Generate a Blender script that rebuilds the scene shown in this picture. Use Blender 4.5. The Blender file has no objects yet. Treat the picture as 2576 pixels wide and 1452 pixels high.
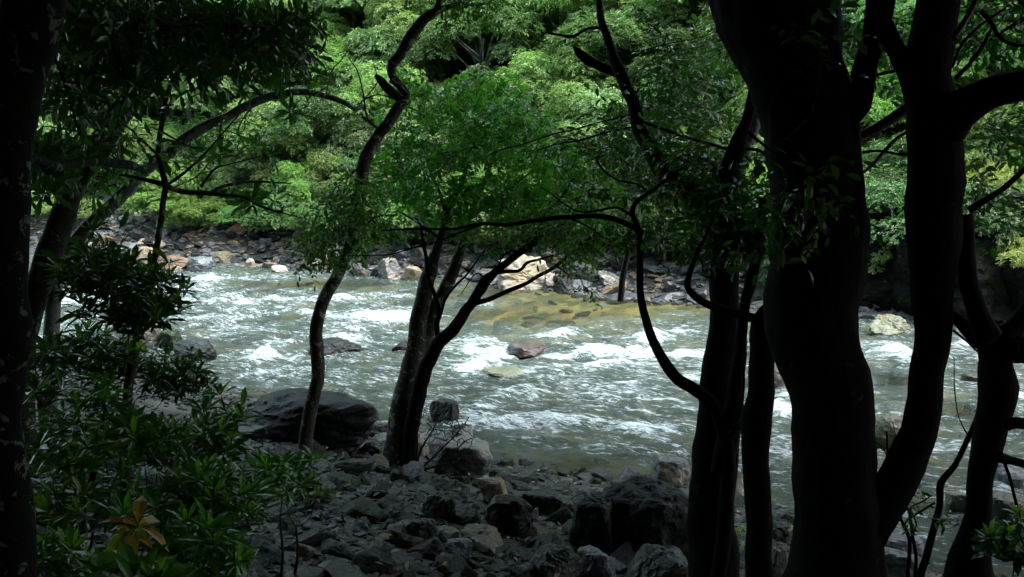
import bpy, bmesh, math, random
import numpy as np, time
T0 = time.time()
def tick(w): print('T', w, round(time.time()-T0, 1))
from mathutils import Vector
R = math.radians
random.seed(7)
rng = np.random.default_rng(11)
scn = bpy.context.scene
COL = scn.collection

# ------------------------------------------------------------------ camera, sky, sun, exposure
F = 2474.0                       # focal length in pixels of the 2576 px wide view
CAMZ = 4.5
PITCH = R(8.6)
cam_d = bpy.data.cameras.new("camera"); cam = bpy.data.objects.new("camera", cam_d); COL.objects.link(cam)
cam.location = (0, 0, CAMZ); cam.rotation_euler = (R(90) - PITCH, 0, 0)
cam_d.sensor_width = 36; cam_d.lens = 36 * F / 2576; cam_d.clip_end = 600; cam_d.clip_start = .05
scn.camera = cam
SUN_EL, SUN_AZ = R(60), R(112)   # high, from the right and a little behind, through cloud
world = bpy.data.worlds.new("World"); scn.world = world; world.use_nodes = True
wn = world.node_tree.nodes; wl = world.node_tree.links; wn.clear()
sky = wn.new("ShaderNodeTexSky"); sky.sky_type = 'NISHITA'; sky.sun_disc = False
sky.sun_elevation = SUN_EL; sky.sun_rotation = SUN_AZ; sky.dust_density = 4.0; sky.air_density = 1.0; sky.ozone_density = 1.0
hsv = wn.new("ShaderNodeHueSaturation"); hsv.inputs['Saturation'].default_value = .62; hsv.inputs['Hue'].default_value = .458
bg = wn.new("ShaderNodeBackground"); bg.inputs['Strength'].default_value = .15
wo = wn.new("ShaderNodeOutputWorld")
wl.new(sky.outputs[0], hsv.inputs['Color']); wl.new(hsv.outputs[0], bg.inputs[0]); wl.new(bg.outputs[0], wo.inputs[0])
sd = bpy.data.lights.new("sun", 'SUN'); sun = bpy.data.objects.new("sun", sd); COL.objects.link(sun)
sd.energy = 1.2; sd.angle = R(28); sd.color = (1, .985, .95)
sun.rotation_euler = (R(90) - SUN_EL, 0, R(180) - SUN_AZ)   # azimuth clockwise from +Y
sun.location = (0, 0, 40)
vs = scn.view_settings; vs.view_transform = 'Standard'; vs.look = 'None'; vs.gamma = 1; vs.exposure = 2.2
scn.cycles.max_bounces = 6; scn.cycles.diffuse_bounces = 3; scn.cycles.glossy_bounces = 3
scn.cycles.transmission_bounces = 3; scn.cycles.transparent_max_bounces = 8
scn.cycles.caustics_reflective = False; scn.cycles.caustics_refractive = False
scn.cycles.use_denoising = True
scn.cycles.sample_clamp_indirect = 4

# ------------------------------------------------------------------ noise and rays
TAB = np.random.default_rng(3).random((32, 32, 32))
def vn(x, y, z=0.0):
    x, y, z = np.broadcast_arrays(np.asarray(x, float), np.asarray(y, float), np.asarray(z, float))
    xi = np.floor(x).astype(int); yi = np.floor(y).astype(int); zi = np.floor(z).astype(int)
    fx = x - xi; fy = y - yi; fz = z - zi
    fx = fx*fx*(3-2*fx); fy = fy*fy*(3-2*fy); fz = fz*fz*(3-2*fz)
    x0 = xi & 31; x1 = (xi+1) & 31; y0 = yi & 31; y1 = (yi+1) & 31; z0 = zi & 31; z1 = (zi+1) & 31
    a = TAB[x0, y0, z0]*(1-fx)+TAB[x1, y0, z0]*fx; b = TAB[x0, y1, z0]*(1-fx)+TAB[x1, y1, z0]*fx
    c = TAB[x0, y0, z1]*(1-fx)+TAB[x1, y0, z1]*fx; d = TAB[x0, y1, z1]*(1-fx)+TAB[x1, y1, z1]*fx
    return (a*(1-fy)+b*fy)*(1-fz)+(c*(1-fy)+d*fy)*fz
def fbm(x, y, z=0.0, o=4):
    s = 0; a = .5; t = 0
    for k in range(o):
        s = s + a*vn(np.asarray(x)*2**k+17.3*k, np.asarray(y)*2**k+5.1*k, np.asarray(z)*2**k+9.7*k); t += a; a *= .5
    return s/t
def ridge(n): return 1-np.abs(2*n-1)*1.35
def sst(a, b, x):
    t = np.clip((x-a)/(b-a), 0, 1); return t*t*(3-2*t)
FWD = np.array([0, math.cos(PITCH), -math.sin(PITCH)]); UPV = np.array([0, math.sin(PITCH), math.cos(PITCH)]); CP = np.array([0, 0, CAMZ])
def ray(px, py): return FWD + np.array([(px-1288)/F, 0, 0]) - UPV*((py-726)/F)
def P(px, py, d): return CP + ray(px, py)*d
def W0(px, py, z=0.0):
    r = ray(px, py); return CP + r*((z-CAMZ)/r[2])
# river frame: U runs along the river (to the near right), V across it (away)
CU, SU = math.cos(R(-30)), math.sin(R(-30))
def uv(x, y): return x*CU+y*SU, -x*SU+y*CU
def xy(u, v): return u*CU-v*SU, u*SU+v*CU
VN, VF = 11.3, 26.6
def edges(u):
    near = VN + 1.1*sst(-6, -14, u) - .65*sst(-3.2, -.8, u) + .7*(fbm(u*.35, 3.1)-.5)
    far = VF + 1.6*(fbm(u*.18, 9.2)-.5) - 1.2*sst(-24, -38, u) - .5*sst(-6, 6, u)
    return near, far
def hgt(x, y):
    x = np.asarray(x, float); y = np.asarray(y, float)
    u, v = uv(x, y)
    n, f = edges(u)
    s = n - v; t = v - f
    bank = .25*s + .10*(fbm(u*.9, v*.9, 2, 3)-.5)*sst(0, 2, s) + .50*np.clip(-v-1, 0, 40)  # unseen rise behind the camera added to keep light off the trunks
    d = np.minimum(-s, -t)
    bed = -.62*sst(0, 4.5, d) - .05*np.clip(d, 0, 1) + .22*(fbm(u*.55, v*.7, 6)-.5)*sst(.3, 2.5, d)
    hill = .48*np.minimum(t, 4) + .78*np.clip(t-4, 0, 20) + .10*np.clip(t-24, 0, 200) + 1.6*(fbm(u*.12, v*.12, 4)-.5)*sst(3, 12, t) + .25*(fbm(u*.8, v*.8, 5)-.5)*sst(0, 2, t)
    return np.where(s > 0, bank, np.where(t > 0, hill, bed))
DS = np.concatenate([np.arange(1.5, 20, .06), np.arange(20, 120, .25)])
def G(px, py):
    r = ray(px, py); q = CP+r*DS[:, None]; k = np.nonzero(q[:, 2] < hgt(q[:, 0], q[:, 1]))[0]
    return q[k[0]].copy() if len(k) else q[-1].copy()
def Gmany(pxs, pys):
    out = []
    for i in range(0, len(pxs), 500):
        a = np.array([ray(x, y) for x, y in zip(pxs[i:i+500], pys[i:i+500])]); q = CP+a[:, None, :]*DS[None, ::2, None]
        h = q[..., 2] < hgt(q[..., 0], q[..., 1]); k = np.where(h.any(1), h.argmax(1), len(DS[::2])-1); out.append(q[np.arange(len(a)), k])
    return np.concatenate(out)
def ground_at(x, y): return np.array([x, y, float(hgt(x, y))])
def Pg(px, py, dz=0):
    p = G(px, py); p[2] += dz; return p

# ------------------------------------------------------------------ mesh builder
class MB:
    def __init__(s): s.v = []; s.f = []; s.n = 0; s.m = []; s.at = []
    def add(s, v, f, m=0):
        v = np.asarray(v, float).reshape(-1, 3); f = np.asarray(f, np.int64)
        s.v.append(v); s.f.append(f+s.n); s.m.append(np.full(len(f), m)); s.n += len(v)
    def mesh(s, name, mats, smooth=False):
        me = bpy.data.meshes.new(name)
        V = np.concatenate(s.v) if s.v else np.zeros((0, 3))
        me.vertices.add(len(V)); me.vertices.foreach_set("co", V.ravel())
        L = np.concatenate([f.ravel() for f in s.f]); tot = np.concatenate([np.full(len(f), f.shape[1]) for f in s.f])
        st = np.concatenate([[0], np.cumsum(tot)[:-1]])
        me.loops.add(len(L)); me.loops.foreach_set("vertex_index", L.astype(np.int32))
        me.polygons.add(len(tot)); me.polygons.foreach_set("loop_start", st.astype(np.int32)); me.polygons.foreach_set("loop_total", tot.astype(np.int32))
        for m in (mats if isinstance(mats, (list, tuple)) else [mats]): me.materials.append(m)
        me.polygons.foreach_set("material_index", np.concatenate(s.m).astype(np.int32))
        me.polygons.foreach_set("use_smooth", np.full(len(tot), smooth))
        me.update(calc_edges=True)
        return me
    def build(s, name, mats, parent=None, smooth=False, local=None):
        if local is not None:
            s.v = [a-np.asarray(local) for a in s.v]
        return link(name, s.mesh(name, mats, smooth), parent)
def link(name, me, parent=None):
    o = bpy.data.objects.new(name, me); COL.objects.link(o)
    if parent: o.parent = parent
    return o
def tag(o, label=None, cat=None, group=None, kind=None):
    if label: o['label'] = label
    if cat: o['category'] = cat
    if group: o['group'] = group
    if kind: o['kind'] = kind
    return o
def empty(name, loc, label, cat, group=None):
    o = bpy.data.objects.new(name, None); COL.objects.link(o); o.location = tuple(loc); o.empty_display_size = .2
    return tag(o, label, cat, group)

def norm(a): return a/np.maximum(np.linalg.norm(a, axis=-1, keepdims=True), 1e-9)
def spline(pts, rad, step):
    pts = np.asarray(pts, float); rad = np.asarray(rad, float)
    if len(pts) == 2: pts = np.array([pts[0], pts.mean(0), pts[1]]); rad = np.array([rad[0], rad.mean(), rad[1]])
    pp = np.vstack([2*pts[0]-pts[1], pts, 2*pts[-1]-pts[-2]]); out = []; ro = []
    for i in range(1, len(pp)-2):
        a, b, c, d = pp[i-1:i+3]; n = max(1, int(math.ceil(np.linalg.norm(c-b)/step)))
        for k in range(n):
            t = k/n
            out.append(.5*((2*b)+(-a+c)*t+(2*a-5*b+4*c-d)*t*t+(-a+3*b-3*c+d)*t**3)); ro.append(rad[i-1]*(1-t)+rad[i]*t)
    out.append(pts[-1]); ro.append(rad[-1])
    return np.array(out), np.array(ro)
def tube(mb, pts, rad, sides=12, step=.08, bump=.12, bf=6.0, m=0, seed=0, lump=.05):
    c, r = spline(pts, rad, step)
    if bump and len(c) > 4:
        kx = np.stack([vn(c[:, 0]*3+q*7.1, c[:, 1]*3+seed, c[:, 2]*3+q) for q in range(3)], -1)-.5; kx2 = np.stack([vn(c[:, 0]*9+q*7.1, c[:, 1]*9+seed, c[:, 2]*9+q) for q in range(3)], -1)-.5
        c = c+(kx*.9+kx2*.5)*np.minimum(r, .05)[:, None]*np.sin(np.linspace(0, math.pi, len(c)))[:, None]
    n = len(c); T = norm(np.gradient(c, axis=0))
    ref = np.array([0, 0, 1.0]) if abs(T[0][2]) < .9 else np.array([1.0, 0, 0])
    N = np.zeros_like(c); N[0] = norm(np.cross(T[0], ref))
    for i in range(1, n):
        q = N[i-1]-T[i]*np.dot(N[i-1], T[i]); N[i] = norm(q)
    B = np.cross(T, N)
    a = np.arange(sides)*2*math.pi/sides
    rr = np.repeat(r[:, None], sides, 1)
    ca, sa = np.cos(a), np.sin(a)
    if bump:
        base = c[:, None, :]+(N[:, None, :]*ca[None, :, None]+B[:, None, :]*sa[None, :, None])*rr[..., None]
        nz = vn(base[..., 0]*bf*1.6+seed*3.3, base[..., 1]*bf*1.6, base[..., 2]*bf*.8)-.5
        nz2 = vn(base[..., 0]*bf*.25+seed*1.3+7, base[..., 1]*bf*.25, base[..., 2]*bf*.3)-.5
        nz3 = vn(base[..., 0]*bf*5, base[..., 1]*bf*5+seed, base[..., 2]*bf*2.2)-.5
        rr = rr*(1+bump*nz*1.6+lump*nz2*2+bump*.7*nz3)
    v = c[:, None, :]+(N[:, None, :]*ca[None, :, None]+B[:, None, :]*sa[None, :, None])*rr[..., None]
    i, j = np.meshgrid(np.arange(n-1), np.arange(sides), indexing='ij'); j2 = (j+1) % sides
    f = np.stack([i*sides+j, i*sides+j2, (i+1)*sides+j2, (i+1)*sides+j], -1).reshape(-1, 4)
    mb.add(v.reshape(-1, 3), f, m)
    tip = np.arange(sides)
    cen = np.vstack([c[-1]+T[-1]*r[-1]*.6])
    mb.add(np.vstack([v[-1], cen]), np.stack([tip, (tip+1) % sides, np.full(sides, sides)], -1), m)
    return c, r
def leaves(mb, base, dirv, nrm, L, w=.28, droop=.15, fold=.25, detail=1, m=0):
    base = np.asarray(base); n = len(base); dirv = norm(np.asarray(dirv)); side = norm(np.cross(dirv, nrm)); up = np.cross(side, dirv)
    L = np.broadcast_to(np.asarray(L, float), (n,))[:, None]; w = np.broadcast_to(np.asarray(w, float), (n,))[:, None]
    W = L*w*.5
    if detail == 0:
        l = base+dirv*L*.5-side*W+up*W*fold; r = base+dirv*L*.5+side*W+up*W*fold; t = base+dirv*L-up*L*droop
        V = np.stack([base, l, t, r], 1).reshape(-1, 3); k = np.arange(n)[:, None]*4
        mb.add(V, np.concatenate([k+[0, 1, 2], k+[0, 2, 3]]), m)
    else:
        c1 = base+dirv*L*.30; c2 = base+dirv*L*.68-up*L*droop*.35; t = base+dirv*L-up*L*droop
        l1 = c1-side*W*.8+up*W*fold; r1 = c1+side*W*.8+up*W*fold
        l2 = c2-side*W+up*W*fold; r2 = c2+side*W+up*W*fold
        V = np.stack([base, c1, c2, t, l1, r1, l2, r2], 1).reshape(-1, 3); k = np.arange(n)[:, None]*8
        mb.add(V, np.concatenate([k+[0, 4, 1], k+[0, 1, 5], k+[2, 6, 3], k+[2, 3, 7]]), m)
        mb.add(np.zeros((0, 3)), (np.concatenate([k+[1, 4, 6, 2], k+[5, 1, 2, 7]]) - 0) - 0 + (-len(V)), m)
def rosettes(mb, cen, axis, L, per=7, spread=(.25, .85), w=.28, detail=1, droop=.15, m=0, jit=.25, fold=.25):
    """leaves radiating from each centre round its axis"""
    n = len(cen); cen = np.repeat(cen, per, 0); ax = norm(np.repeat(axis, per, 0))
    ph = rng.random(n*per)*.7+np.tile(np.arange(per)*2*math.pi/per, n)+np.repeat(rng.random(n)*6.3, per)
    ref = np.where(np.abs(ax[:, 2:3]) > .9, np.array([[1.0, 0, 0]]), np.array([[0, 0, 1.0]]))
    a = norm(np.cross(ax, ref)); b = np.cross(ax, a)
    out = a*np.cos(ph)[:, None]+b*np.sin(ph)[:, None]
    e = rng.uniform(spread[0], spread[1], n*per)[:, None]
    d = norm(out+ax*e+rng.normal(0, jit, (n*per, 3))*.5)
    nr = norm(ax-out*e*.6+rng.normal(0, jit, (n*per, 3)))
    LL = (L if np.isscalar(L) else np.repeat(L, per))*rng.uniform(.65, 1.15, n*per)
    leaves(mb, cen+d*.02*rng.random((n*per, 1)), d, nr, LL, w*rng.uniform(.8, 1.2, n*per), droop, fold, detail, m)

# ------------------------------------------------------------------ materials
def mat(name):
    m = bpy.data.materials.new(name); m.use_nodes = True; nt = m.node_tree; nt.nodes.clear()
    out = nt.nodes.new("ShaderNodeOutputMaterial"); return m, nt, out
def nd(nt, t, **k):
    n = nt.nodes.new(t)
    for a, b in k.items():
        if a.startswith('i_'): n.inputs[a[2:].replace('_', ' ')].default_value = b
        else: setattr(n, a, b)
    return n
def ramp(nt, stops, src):
    r = nt.nodes.new("ShaderNodeValToRGB"); e = r.color_ramp.elements
    while len(e) < len(stops): e.new(.5)
    for x, (p, c) in zip(e, stops): x.position = p; x.color = (*c, 1)
    nt.links.new(src, r.inputs[0]); return r
def mixc(nt, f, a, b, mode='MIX'):
    m = nt.nodes.new("ShaderNodeMix"); m.data_type = 'RGBA'; m.blend_type = mode
    for k, s in ((0, f), (6, a), (7, b)):
        if hasattr(s, 'is_output'): nt.links.new(s, m.inputs[k])
        else: m.inputs[k].default_value = s if k == 0 else (*s, 1)
    return m.outputs[2]
def noise(nt, vec, scale, detail=4, rough=.55, dist=0):
    n = nd(nt, "ShaderNodeTexNoise"); n.inputs['Scale'].default_value = scale; n.inputs['Detail'].default_value = detail
    n.inputs['Roughness'].default_value = rough; n.inputs['Distortion'].default_value = dist
    if vec is not None: nt.links.new(vec, n.inputs['Vector'])
    return n.outputs[0]
def leaf_mat(name, c1, c2, c3=None, trans=.30, rough=.38, odd=None, spec=.5):
    m, nt, out = mat(name); geo = nd(nt, "ShaderNodeNewGeometry"); rp = geo.outputs['Random Per Island']
    st = [(0, c1), (.55, c2), (1, c3 or c2)]
    if odd: st = [(0, c1), (.5, c2), (.93, c3 or c2), (.965, odd)]
    r = ramp(nt, st, rp)
    oi = nd(nt, "ShaderNodeObjectInfo")
    hs = nd(nt, "ShaderNodeHueSaturation"); nt.links.new(r.outputs[0], hs.inputs['Color'])
    mr = nd(nt, "ShaderNodeMapRange"); mr.inputs[3].default_value = .75; mr.inputs[4].default_value = 1.3; nt.links.new(oi.outputs['Random'], mr.inputs[0]); nt.links.new(mr.outputs[0], hs.inputs['Value'])
    mh = nd(nt, "ShaderNodeMapRange"); mh.inputs[3].default_value = .485; mh.inputs[4].default_value = .515; nt.links.new(oi.outputs['Random'], mh.inputs[0]); nt.links.new(mh.outputs[0], hs.inputs['Hue'])
    p = nd(nt, "ShaderNodeBsdfPrincipled"); p.inputs['Roughness'].default_value = rough; p.inputs['Specular IOR Level'].default_value = spec
    nt.links.new(hs.outputs[0], p.inputs['Base Color'])
    t = nd(nt, "ShaderNodeBsdfTranslucent"); tc = mixc(nt, 1.0, hs.outputs[0], (1.25, 1.6, .6), 'MULTIPLY'); nt.links.new(tc, t.inputs[0])
    mx = nd(nt, "ShaderNodeMixShader"); mx.inputs[0].default_value = trans
    nt.links.new(p.outputs[0], mx.inputs[1]); nt.links.new(t.outputs[0], mx.inputs[2]); nt.links.new(mx.outputs[0], out.inputs[0])
    return m
def bark_mat(name, dark, light, lichen, thr=.60, rough=.75, moss=None, ls=9):
    m, nt, out = mat(name); geo = nd(nt, "ShaderNodeNewGeometry"); pos = geo.outputs['Position']
    mp = nd(nt, "ShaderNodeMapping"); mp.inputs['Scale'].default_value = (1, 1, .35); nt.links.new(pos, mp.inputs[0])
    n1 = noise(nt, mp.outputs[0], 26, 5, .65); n2 = noise(nt, pos, ls, 4, .65, .6); n3 = noise(nt, pos, 3.2, 3, .55)
    c = ramp(nt, [(.3, dark), (.72, light)], n1).outputs[0]
    if moss: c = mixc(nt, ramp(nt, [(.52, (0, 0, 0)), (.62, (1, 1, 1))], n3).outputs[0], c, moss)
    lm = ramp(nt, [(thr, (0, 0, 0)), (thr+.035, (1, 1, 1))], n2).outputs[0]
    c = mixc(nt, lm, c, lichen)
    p = nd(nt, "ShaderNodeBsdfPrincipled"); p.inputs['Roughness'].default_value = rough; p.inputs['Specular IOR Level'].default_value = .08 if dark[0] < .01 else .2; nt.links.new(c, p.inputs['Base Color'])
    b = nd(nt, "ShaderNodeBump"); b.inputs['Strength'].default_value = .7; b.inputs['Distance'].default_value = .012
    nt.links.new(n1, b.inputs['Height']); nt.links.new(b.outputs[0], p.inputs['Normal']); nt.links.new(p.outputs[0], out.inputs[0])
    return m
def rock_mat(name, a, b, c, stain=None, lichen=None, rough=.45, ls=9, lt=.6, spec=.34, coat=0.0):
    m, nt, out = mat(name); tc = nd(nt, "ShaderNodeTexCoord"); oi = nd(nt, "ShaderNodeObjectInfo")
    ad = nd(nt, "ShaderNodeVectorMath", operation='ADD'); nt.links.new(tc.outputs['Object'], ad.inputs[0])
    sc = nd(nt, "ShaderNodeVectorMath", operation='SCALE'); cx = nd(nt, "ShaderNodeCombineXYZ"); nt.links.new(oi.outputs['Random'], cx.inputs[0]); nt.links.new(oi.outputs['Random'], cx.inputs[1])
    nt.links.new(cx.outputs[0], sc.inputs[0]); sc.inputs['Scale'].default_value = 43; nt.links.new(sc.outputs[0], ad.inputs[1]); v = ad.outputs[0]
    mp = nd(nt, "ShaderNodeMapping"); mp.inputs['Scale'].default_value = (1, .6, 2.6); mp.inputs['Rotation'].default_value = (.4, .3, 0); nt.links.new(v, mp.inputs[0])
    n1 = noise(nt, mp.outputs[0], 3.0, 7, .68, .5); n2 = noise(nt, v, 2.1, 4, .6); n3 = noise(nt, v, ls, 3, .55, .4); n4 = noise(nt, v, 22, 4, .7)
    col = ramp(nt, [(.28, a), (.5, b), (.72, c)], n1).outputs[0]
    if stain: col = mixc(nt, ramp(nt, [(.5, (0, 0, 0)), (.62, (1, 1, 1))], n2).outputs[0], col, stain)
    if lichen: col = mixc(nt, ramp(nt, [(lt, (0, 0, 0)), (lt+.03, (1, 1, 1))], n3).outputs[0], col, lichen)
    hs = nd(nt, "ShaderNodeHueSaturation"); nt.links.new(col, hs.inputs['Color'])
    mr = nd(nt, "ShaderNodeMapRange"); mr.inputs[3].default_value = .4; mr.inputs[4].default_value = 1.5; nt.links.new(oi.outputs['Random'], mr.inputs[0]); nt.links.new(mr.outputs[0], hs.inputs['Value'])
    p = nd(nt, "ShaderNodeBsdfPrincipled"); p.inputs['Specular IOR Level'].default_value = spec; p.inputs['Coat Weight'].default_value = coat; p.inputs['Coat Roughness'].default_value = .16; nt.links.new(hs.outputs[0], p.inputs['Base Color'])
    rr = nd(nt, "ShaderNodeMapRange"); rr.inputs[3].default_value = max(.1, rough-.2); rr.inputs[4].default_value = rough+.3; nt.links.new(n4, rr.inputs[0]); nt.links.new(rr.outputs[0], p.inputs['Roughness'])
    bm = nd(nt, "ShaderNodeBump"); bm.inputs['Strength'].default_value = .8; bm.inputs['Distance'].default_value = .04
    mm = nd(nt, "ShaderNodeMath", operation='ADD'); nt.links.new(n1, mm.inputs[0]); m2 = nd(nt, "ShaderNodeMath", operation='MULTIPLY'); nt.links.new(n4, m2.inputs[0]); m2.inputs[1].default_value = .35; nt.links.new(m2.outputs[0], mm.inputs[1])
    nt.links.new(mm.outputs[0], bm.inputs['Height']); nt.links.new(bm.outputs[0], p.inputs['Normal']); nt.links.new(bm.outputs[0], p.inputs['Coat Normal']); nt.links.new(p.outputs[0], out.inputs[0])
    return m

LM = {
 'lime':  leaf_mat('lime_leaves', (.13, .22, .065), (.18, .30, .09), (.235, .34, .13), trans=.35, rough=.5),
 'sage':  leaf_mat('sage_leaves', (.11, .20, .075), (.165, .27, .11), (.23, .33, .15), trans=.25, rough=.42),
 'mid':   leaf_mat('mid_green_leaves', (.06, .14, .045), (.09, .19, .06), (.13, .24, .08), trans=.3, rough=.42),
 'deep':  leaf_mat('deep_green_leaves', (.04, .10, .03), (.065, .14, .045), (.095, .18, .06), trans=.25, rough=.38),
 'olive': leaf_mat('olive_leaves', (.08, .13, .035), (.12, .18, .05), (.18, .23, .07), trans=.3, rough=.45, odd=(.22, .12, .03)),
 'bright': leaf_mat('bright_green_leaves', (.09, .19, .045), (.13, .24, .06), (.18, .29, .08), trans=.4, rough=.45),
 'yellow': leaf_mat('yellow_green_leaves', (.20, .24, .07), (.28, .30, .10), (.18, .24, .10), trans=.3, rough=.5),
 'canopy': leaf_mat('canopy_leaves', (.02, .045, .015), (.03, .06, .02), (.04, .08, .025), trans=.12, rough=.5),  # dark and barely translucent so the unseen crowns leak little light
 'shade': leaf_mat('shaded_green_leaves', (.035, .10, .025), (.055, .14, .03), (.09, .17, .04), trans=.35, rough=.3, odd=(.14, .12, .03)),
 'near':  leaf_mat('glossy_dark_leaves', (.035, .10, .03), (.055, .15, .045), (.09, .20, .05), trans=.38, rough=.22, spec=.6, odd=(.12, .14, .02)),
 'shrub': leaf_mat('glossy_shrub_leaves', (.05, .15, .025), (.08, .21, .035), (.13, .28, .06), trans=.32, rough=.25, spec=.5),
 'fresh': leaf_mat('fresh_shoot_leaves', (.16, .32, .03), (.22, .38, .05), (.26, .40, .08), trans=.4, rough=.35),
 'mids':  leaf_mat('small_glossy_leaves', (.05, .16, .02), (.08, .23, .03), (.12, .28, .045), trans=.45, rough=.28, spec=.5, odd=(.10, .10, .02)),
 'orange': leaf_mat('orange_leaves', (.55, .28, .05), (.62, .45, .07), (.5, .5, .08), trans=.4, rough=.4),
 'rust':  leaf_mat('rusty_dead_leaves', (.42, .17, .09), (.50, .22, .12), trans=.2, rough=.6),
 'litter': leaf_mat('fallen_leaves', (.12, .08, .03), (.20, .14, .05), (.28, .22, .06), trans=.1, rough=.5),
}
BK = bark_mat('dark_wet_bark', (.002, .002, .002), (.008, .008, .007), (.04, .048, .036), .66, .8, ls=15)  # near-black base puts the canopy's shade into the bark colour
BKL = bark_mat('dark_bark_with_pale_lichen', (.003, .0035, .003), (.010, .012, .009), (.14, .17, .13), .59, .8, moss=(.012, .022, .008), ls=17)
BKM = bark_mat('mottled_lichen_bark', (.02, .02, .014), (.075, .07, .052), (.26, .29, .24), .57, .75, moss=(.018, .028, .01))
BKG = bark_mat('grey_smooth_bark', (.08, .10, .09), (.20, .22, .20), (.28, .32, .29), .62, .5, moss=(.04, .055, .03))
BKT = bark_mat('brown_twig_bark', (.02, .017, .012), (.055, .05, .038), (.1, .11, .09), .7, .65)
RK = {
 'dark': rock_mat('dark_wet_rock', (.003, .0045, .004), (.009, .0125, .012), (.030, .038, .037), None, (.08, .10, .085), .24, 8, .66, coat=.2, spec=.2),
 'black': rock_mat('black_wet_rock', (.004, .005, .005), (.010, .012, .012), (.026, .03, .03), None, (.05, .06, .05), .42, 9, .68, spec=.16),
 'mossy': rock_mat('mossy_rock', (.003, .0065, .003), (.010, .018, .010), (.028, .046, .028), (.012, .032, .008), (.07, .10, .07), .32, 10, .66, coat=.15, spec=.18),
 'grey': rock_mat('grey_rock', (.035, .041, .041), (.08, .091, .09), (.17, .185, .18), (.24, .21, .17), (.38, .42, .38), .4, 7, .66),
 'pale': rock_mat('pale_rock', (.18, .19, .17), (.30, .31, .27), (.4, .4, .35), (.26, .19, .11), None, .4),
 'tan': rock_mat('tan_rock', (.10, .085, .055), (.19, .165, .11), (.30, .265, .18), (.15, .15, .13), (.28, .28, .24), .5, 8, .66),
 'rust': rock_mat('rusty_rock', (.08, .052, .033), (.15, .105, .065), (.23, .18, .12), (.15, .13, .11), None, .5),
 'slate': rock_mat('blue_grey_slate', (.03, .038, .043), (.07, .085, .095), (.13, .155, .17), None, (.17, .19, .185), .28, 12, .68, coat=.3),
 'green': rock_mat('green_wet_boulder', (.05, .065, .04), (.095, .11, .075), (.17, .185, .13), (.12, .10, .05), None, .3),
 'face': rock_mat('lichened_rock_face', (.003, .0035, .0035), (.008, .009, .008), (.02, .02, .018), (.007, .013, .003), (.12, .14, .11), .6, 3.2, .66, spec=.06),  # near-black base carries the shade of the trees above
 'red': rock_mat('red_brown_rock', (.03, .023, .018), (.052, .042, .035), (.085, .075, .068), (.08, .08, .085), None, .35),
}

def ground_mat():
    m, nt, out = mat('ground_earth'); geo = nd(nt, "ShaderNodeNewGeometry"); pos = geo.outputs['Position']
    at = nd(nt, "ShaderNodeAttribute", attribute_name='zone')
    n1 = noise(nt, pos, 1.3, 5); n2 = noise(nt, pos, 60, 3); n3 = noise(nt, pos, 9, 5)
    vo = nd(nt, "ShaderNodeTexVoronoi"); vo.inputs['Scale'].default_value = 2.2; vo.inputs['Randomness'].default_value = 1
    wv = nd(nt, "ShaderNodeVectorMath", operation='ADD'); nz = nd(nt, "ShaderNodeTexNoise"); nz.inputs['Scale'].default_value = 3; nt.links.new(pos, nz.inputs[0]); nt.links.new(pos, wv.inputs[0]); nt.links.new(nz.outputs[1], wv.inputs[1]); nt.links.new(wv.outputs[0], vo.inputs['Vector'])
    sep = nd(nt, "ShaderNodeSeparateColor"); nt.links.new(vo.outputs['Color'], sep.inputs[0])
    bed = ramp(nt, [(0, (.12, .13, .07)), (.3, (.24, .22, .11)), (.55, (.44, .33, .13)), (.75, (.34, .34, .22)), (1, (.52, .38, .14))], sep.outputs[0]).outputs[0]
    bed = mixc(nt, ramp(nt, [(.35, (1, 1, 1)), (.6, (0, 0, 0))], n1).outputs[0], bed, (.10, .11, .07))
    sand = ramp(nt, [(.35, (.04, .035, .027)), (.6, (.14, .12, .095))], n2).outputs[0]
    earth = ramp(nt, [(.3, (.006, .005, .003)), (.7, (.022, .017, .009))], n3).outputs[0]
    near = mixc(nt, ramp(nt, [(.36, (0, 0, 0)), (.5, (1, 1, 1))], n1).outputs[0], sand, earth)
    s = nd(nt, "ShaderNodeSeparateColor"); nt.links.new(at.outputs['Color'], s.inputs[0])
    nr_ = near; c = mixc(nt, s.outputs[0], earth, nr_); c = mixc(nt, s.outputs[1], c, bed)
    p = nd(nt, "ShaderNodeBsdfPrincipled"); p.inputs['Roughness'].default_value = .7; nt.links.new(c, p.inputs['Base Color'])
    b = nd(nt, "ShaderNodeBump"); b.inputs['Strength'].default_value = .6; b.inputs['Distance'].default_value = .03; nt.links.new(n3, b.inputs['Height']); nt.links.new(b.outputs[0], p.inputs['Normal'])
    nt.links.new(p.outputs[0], out.inputs[0]); return m
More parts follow.
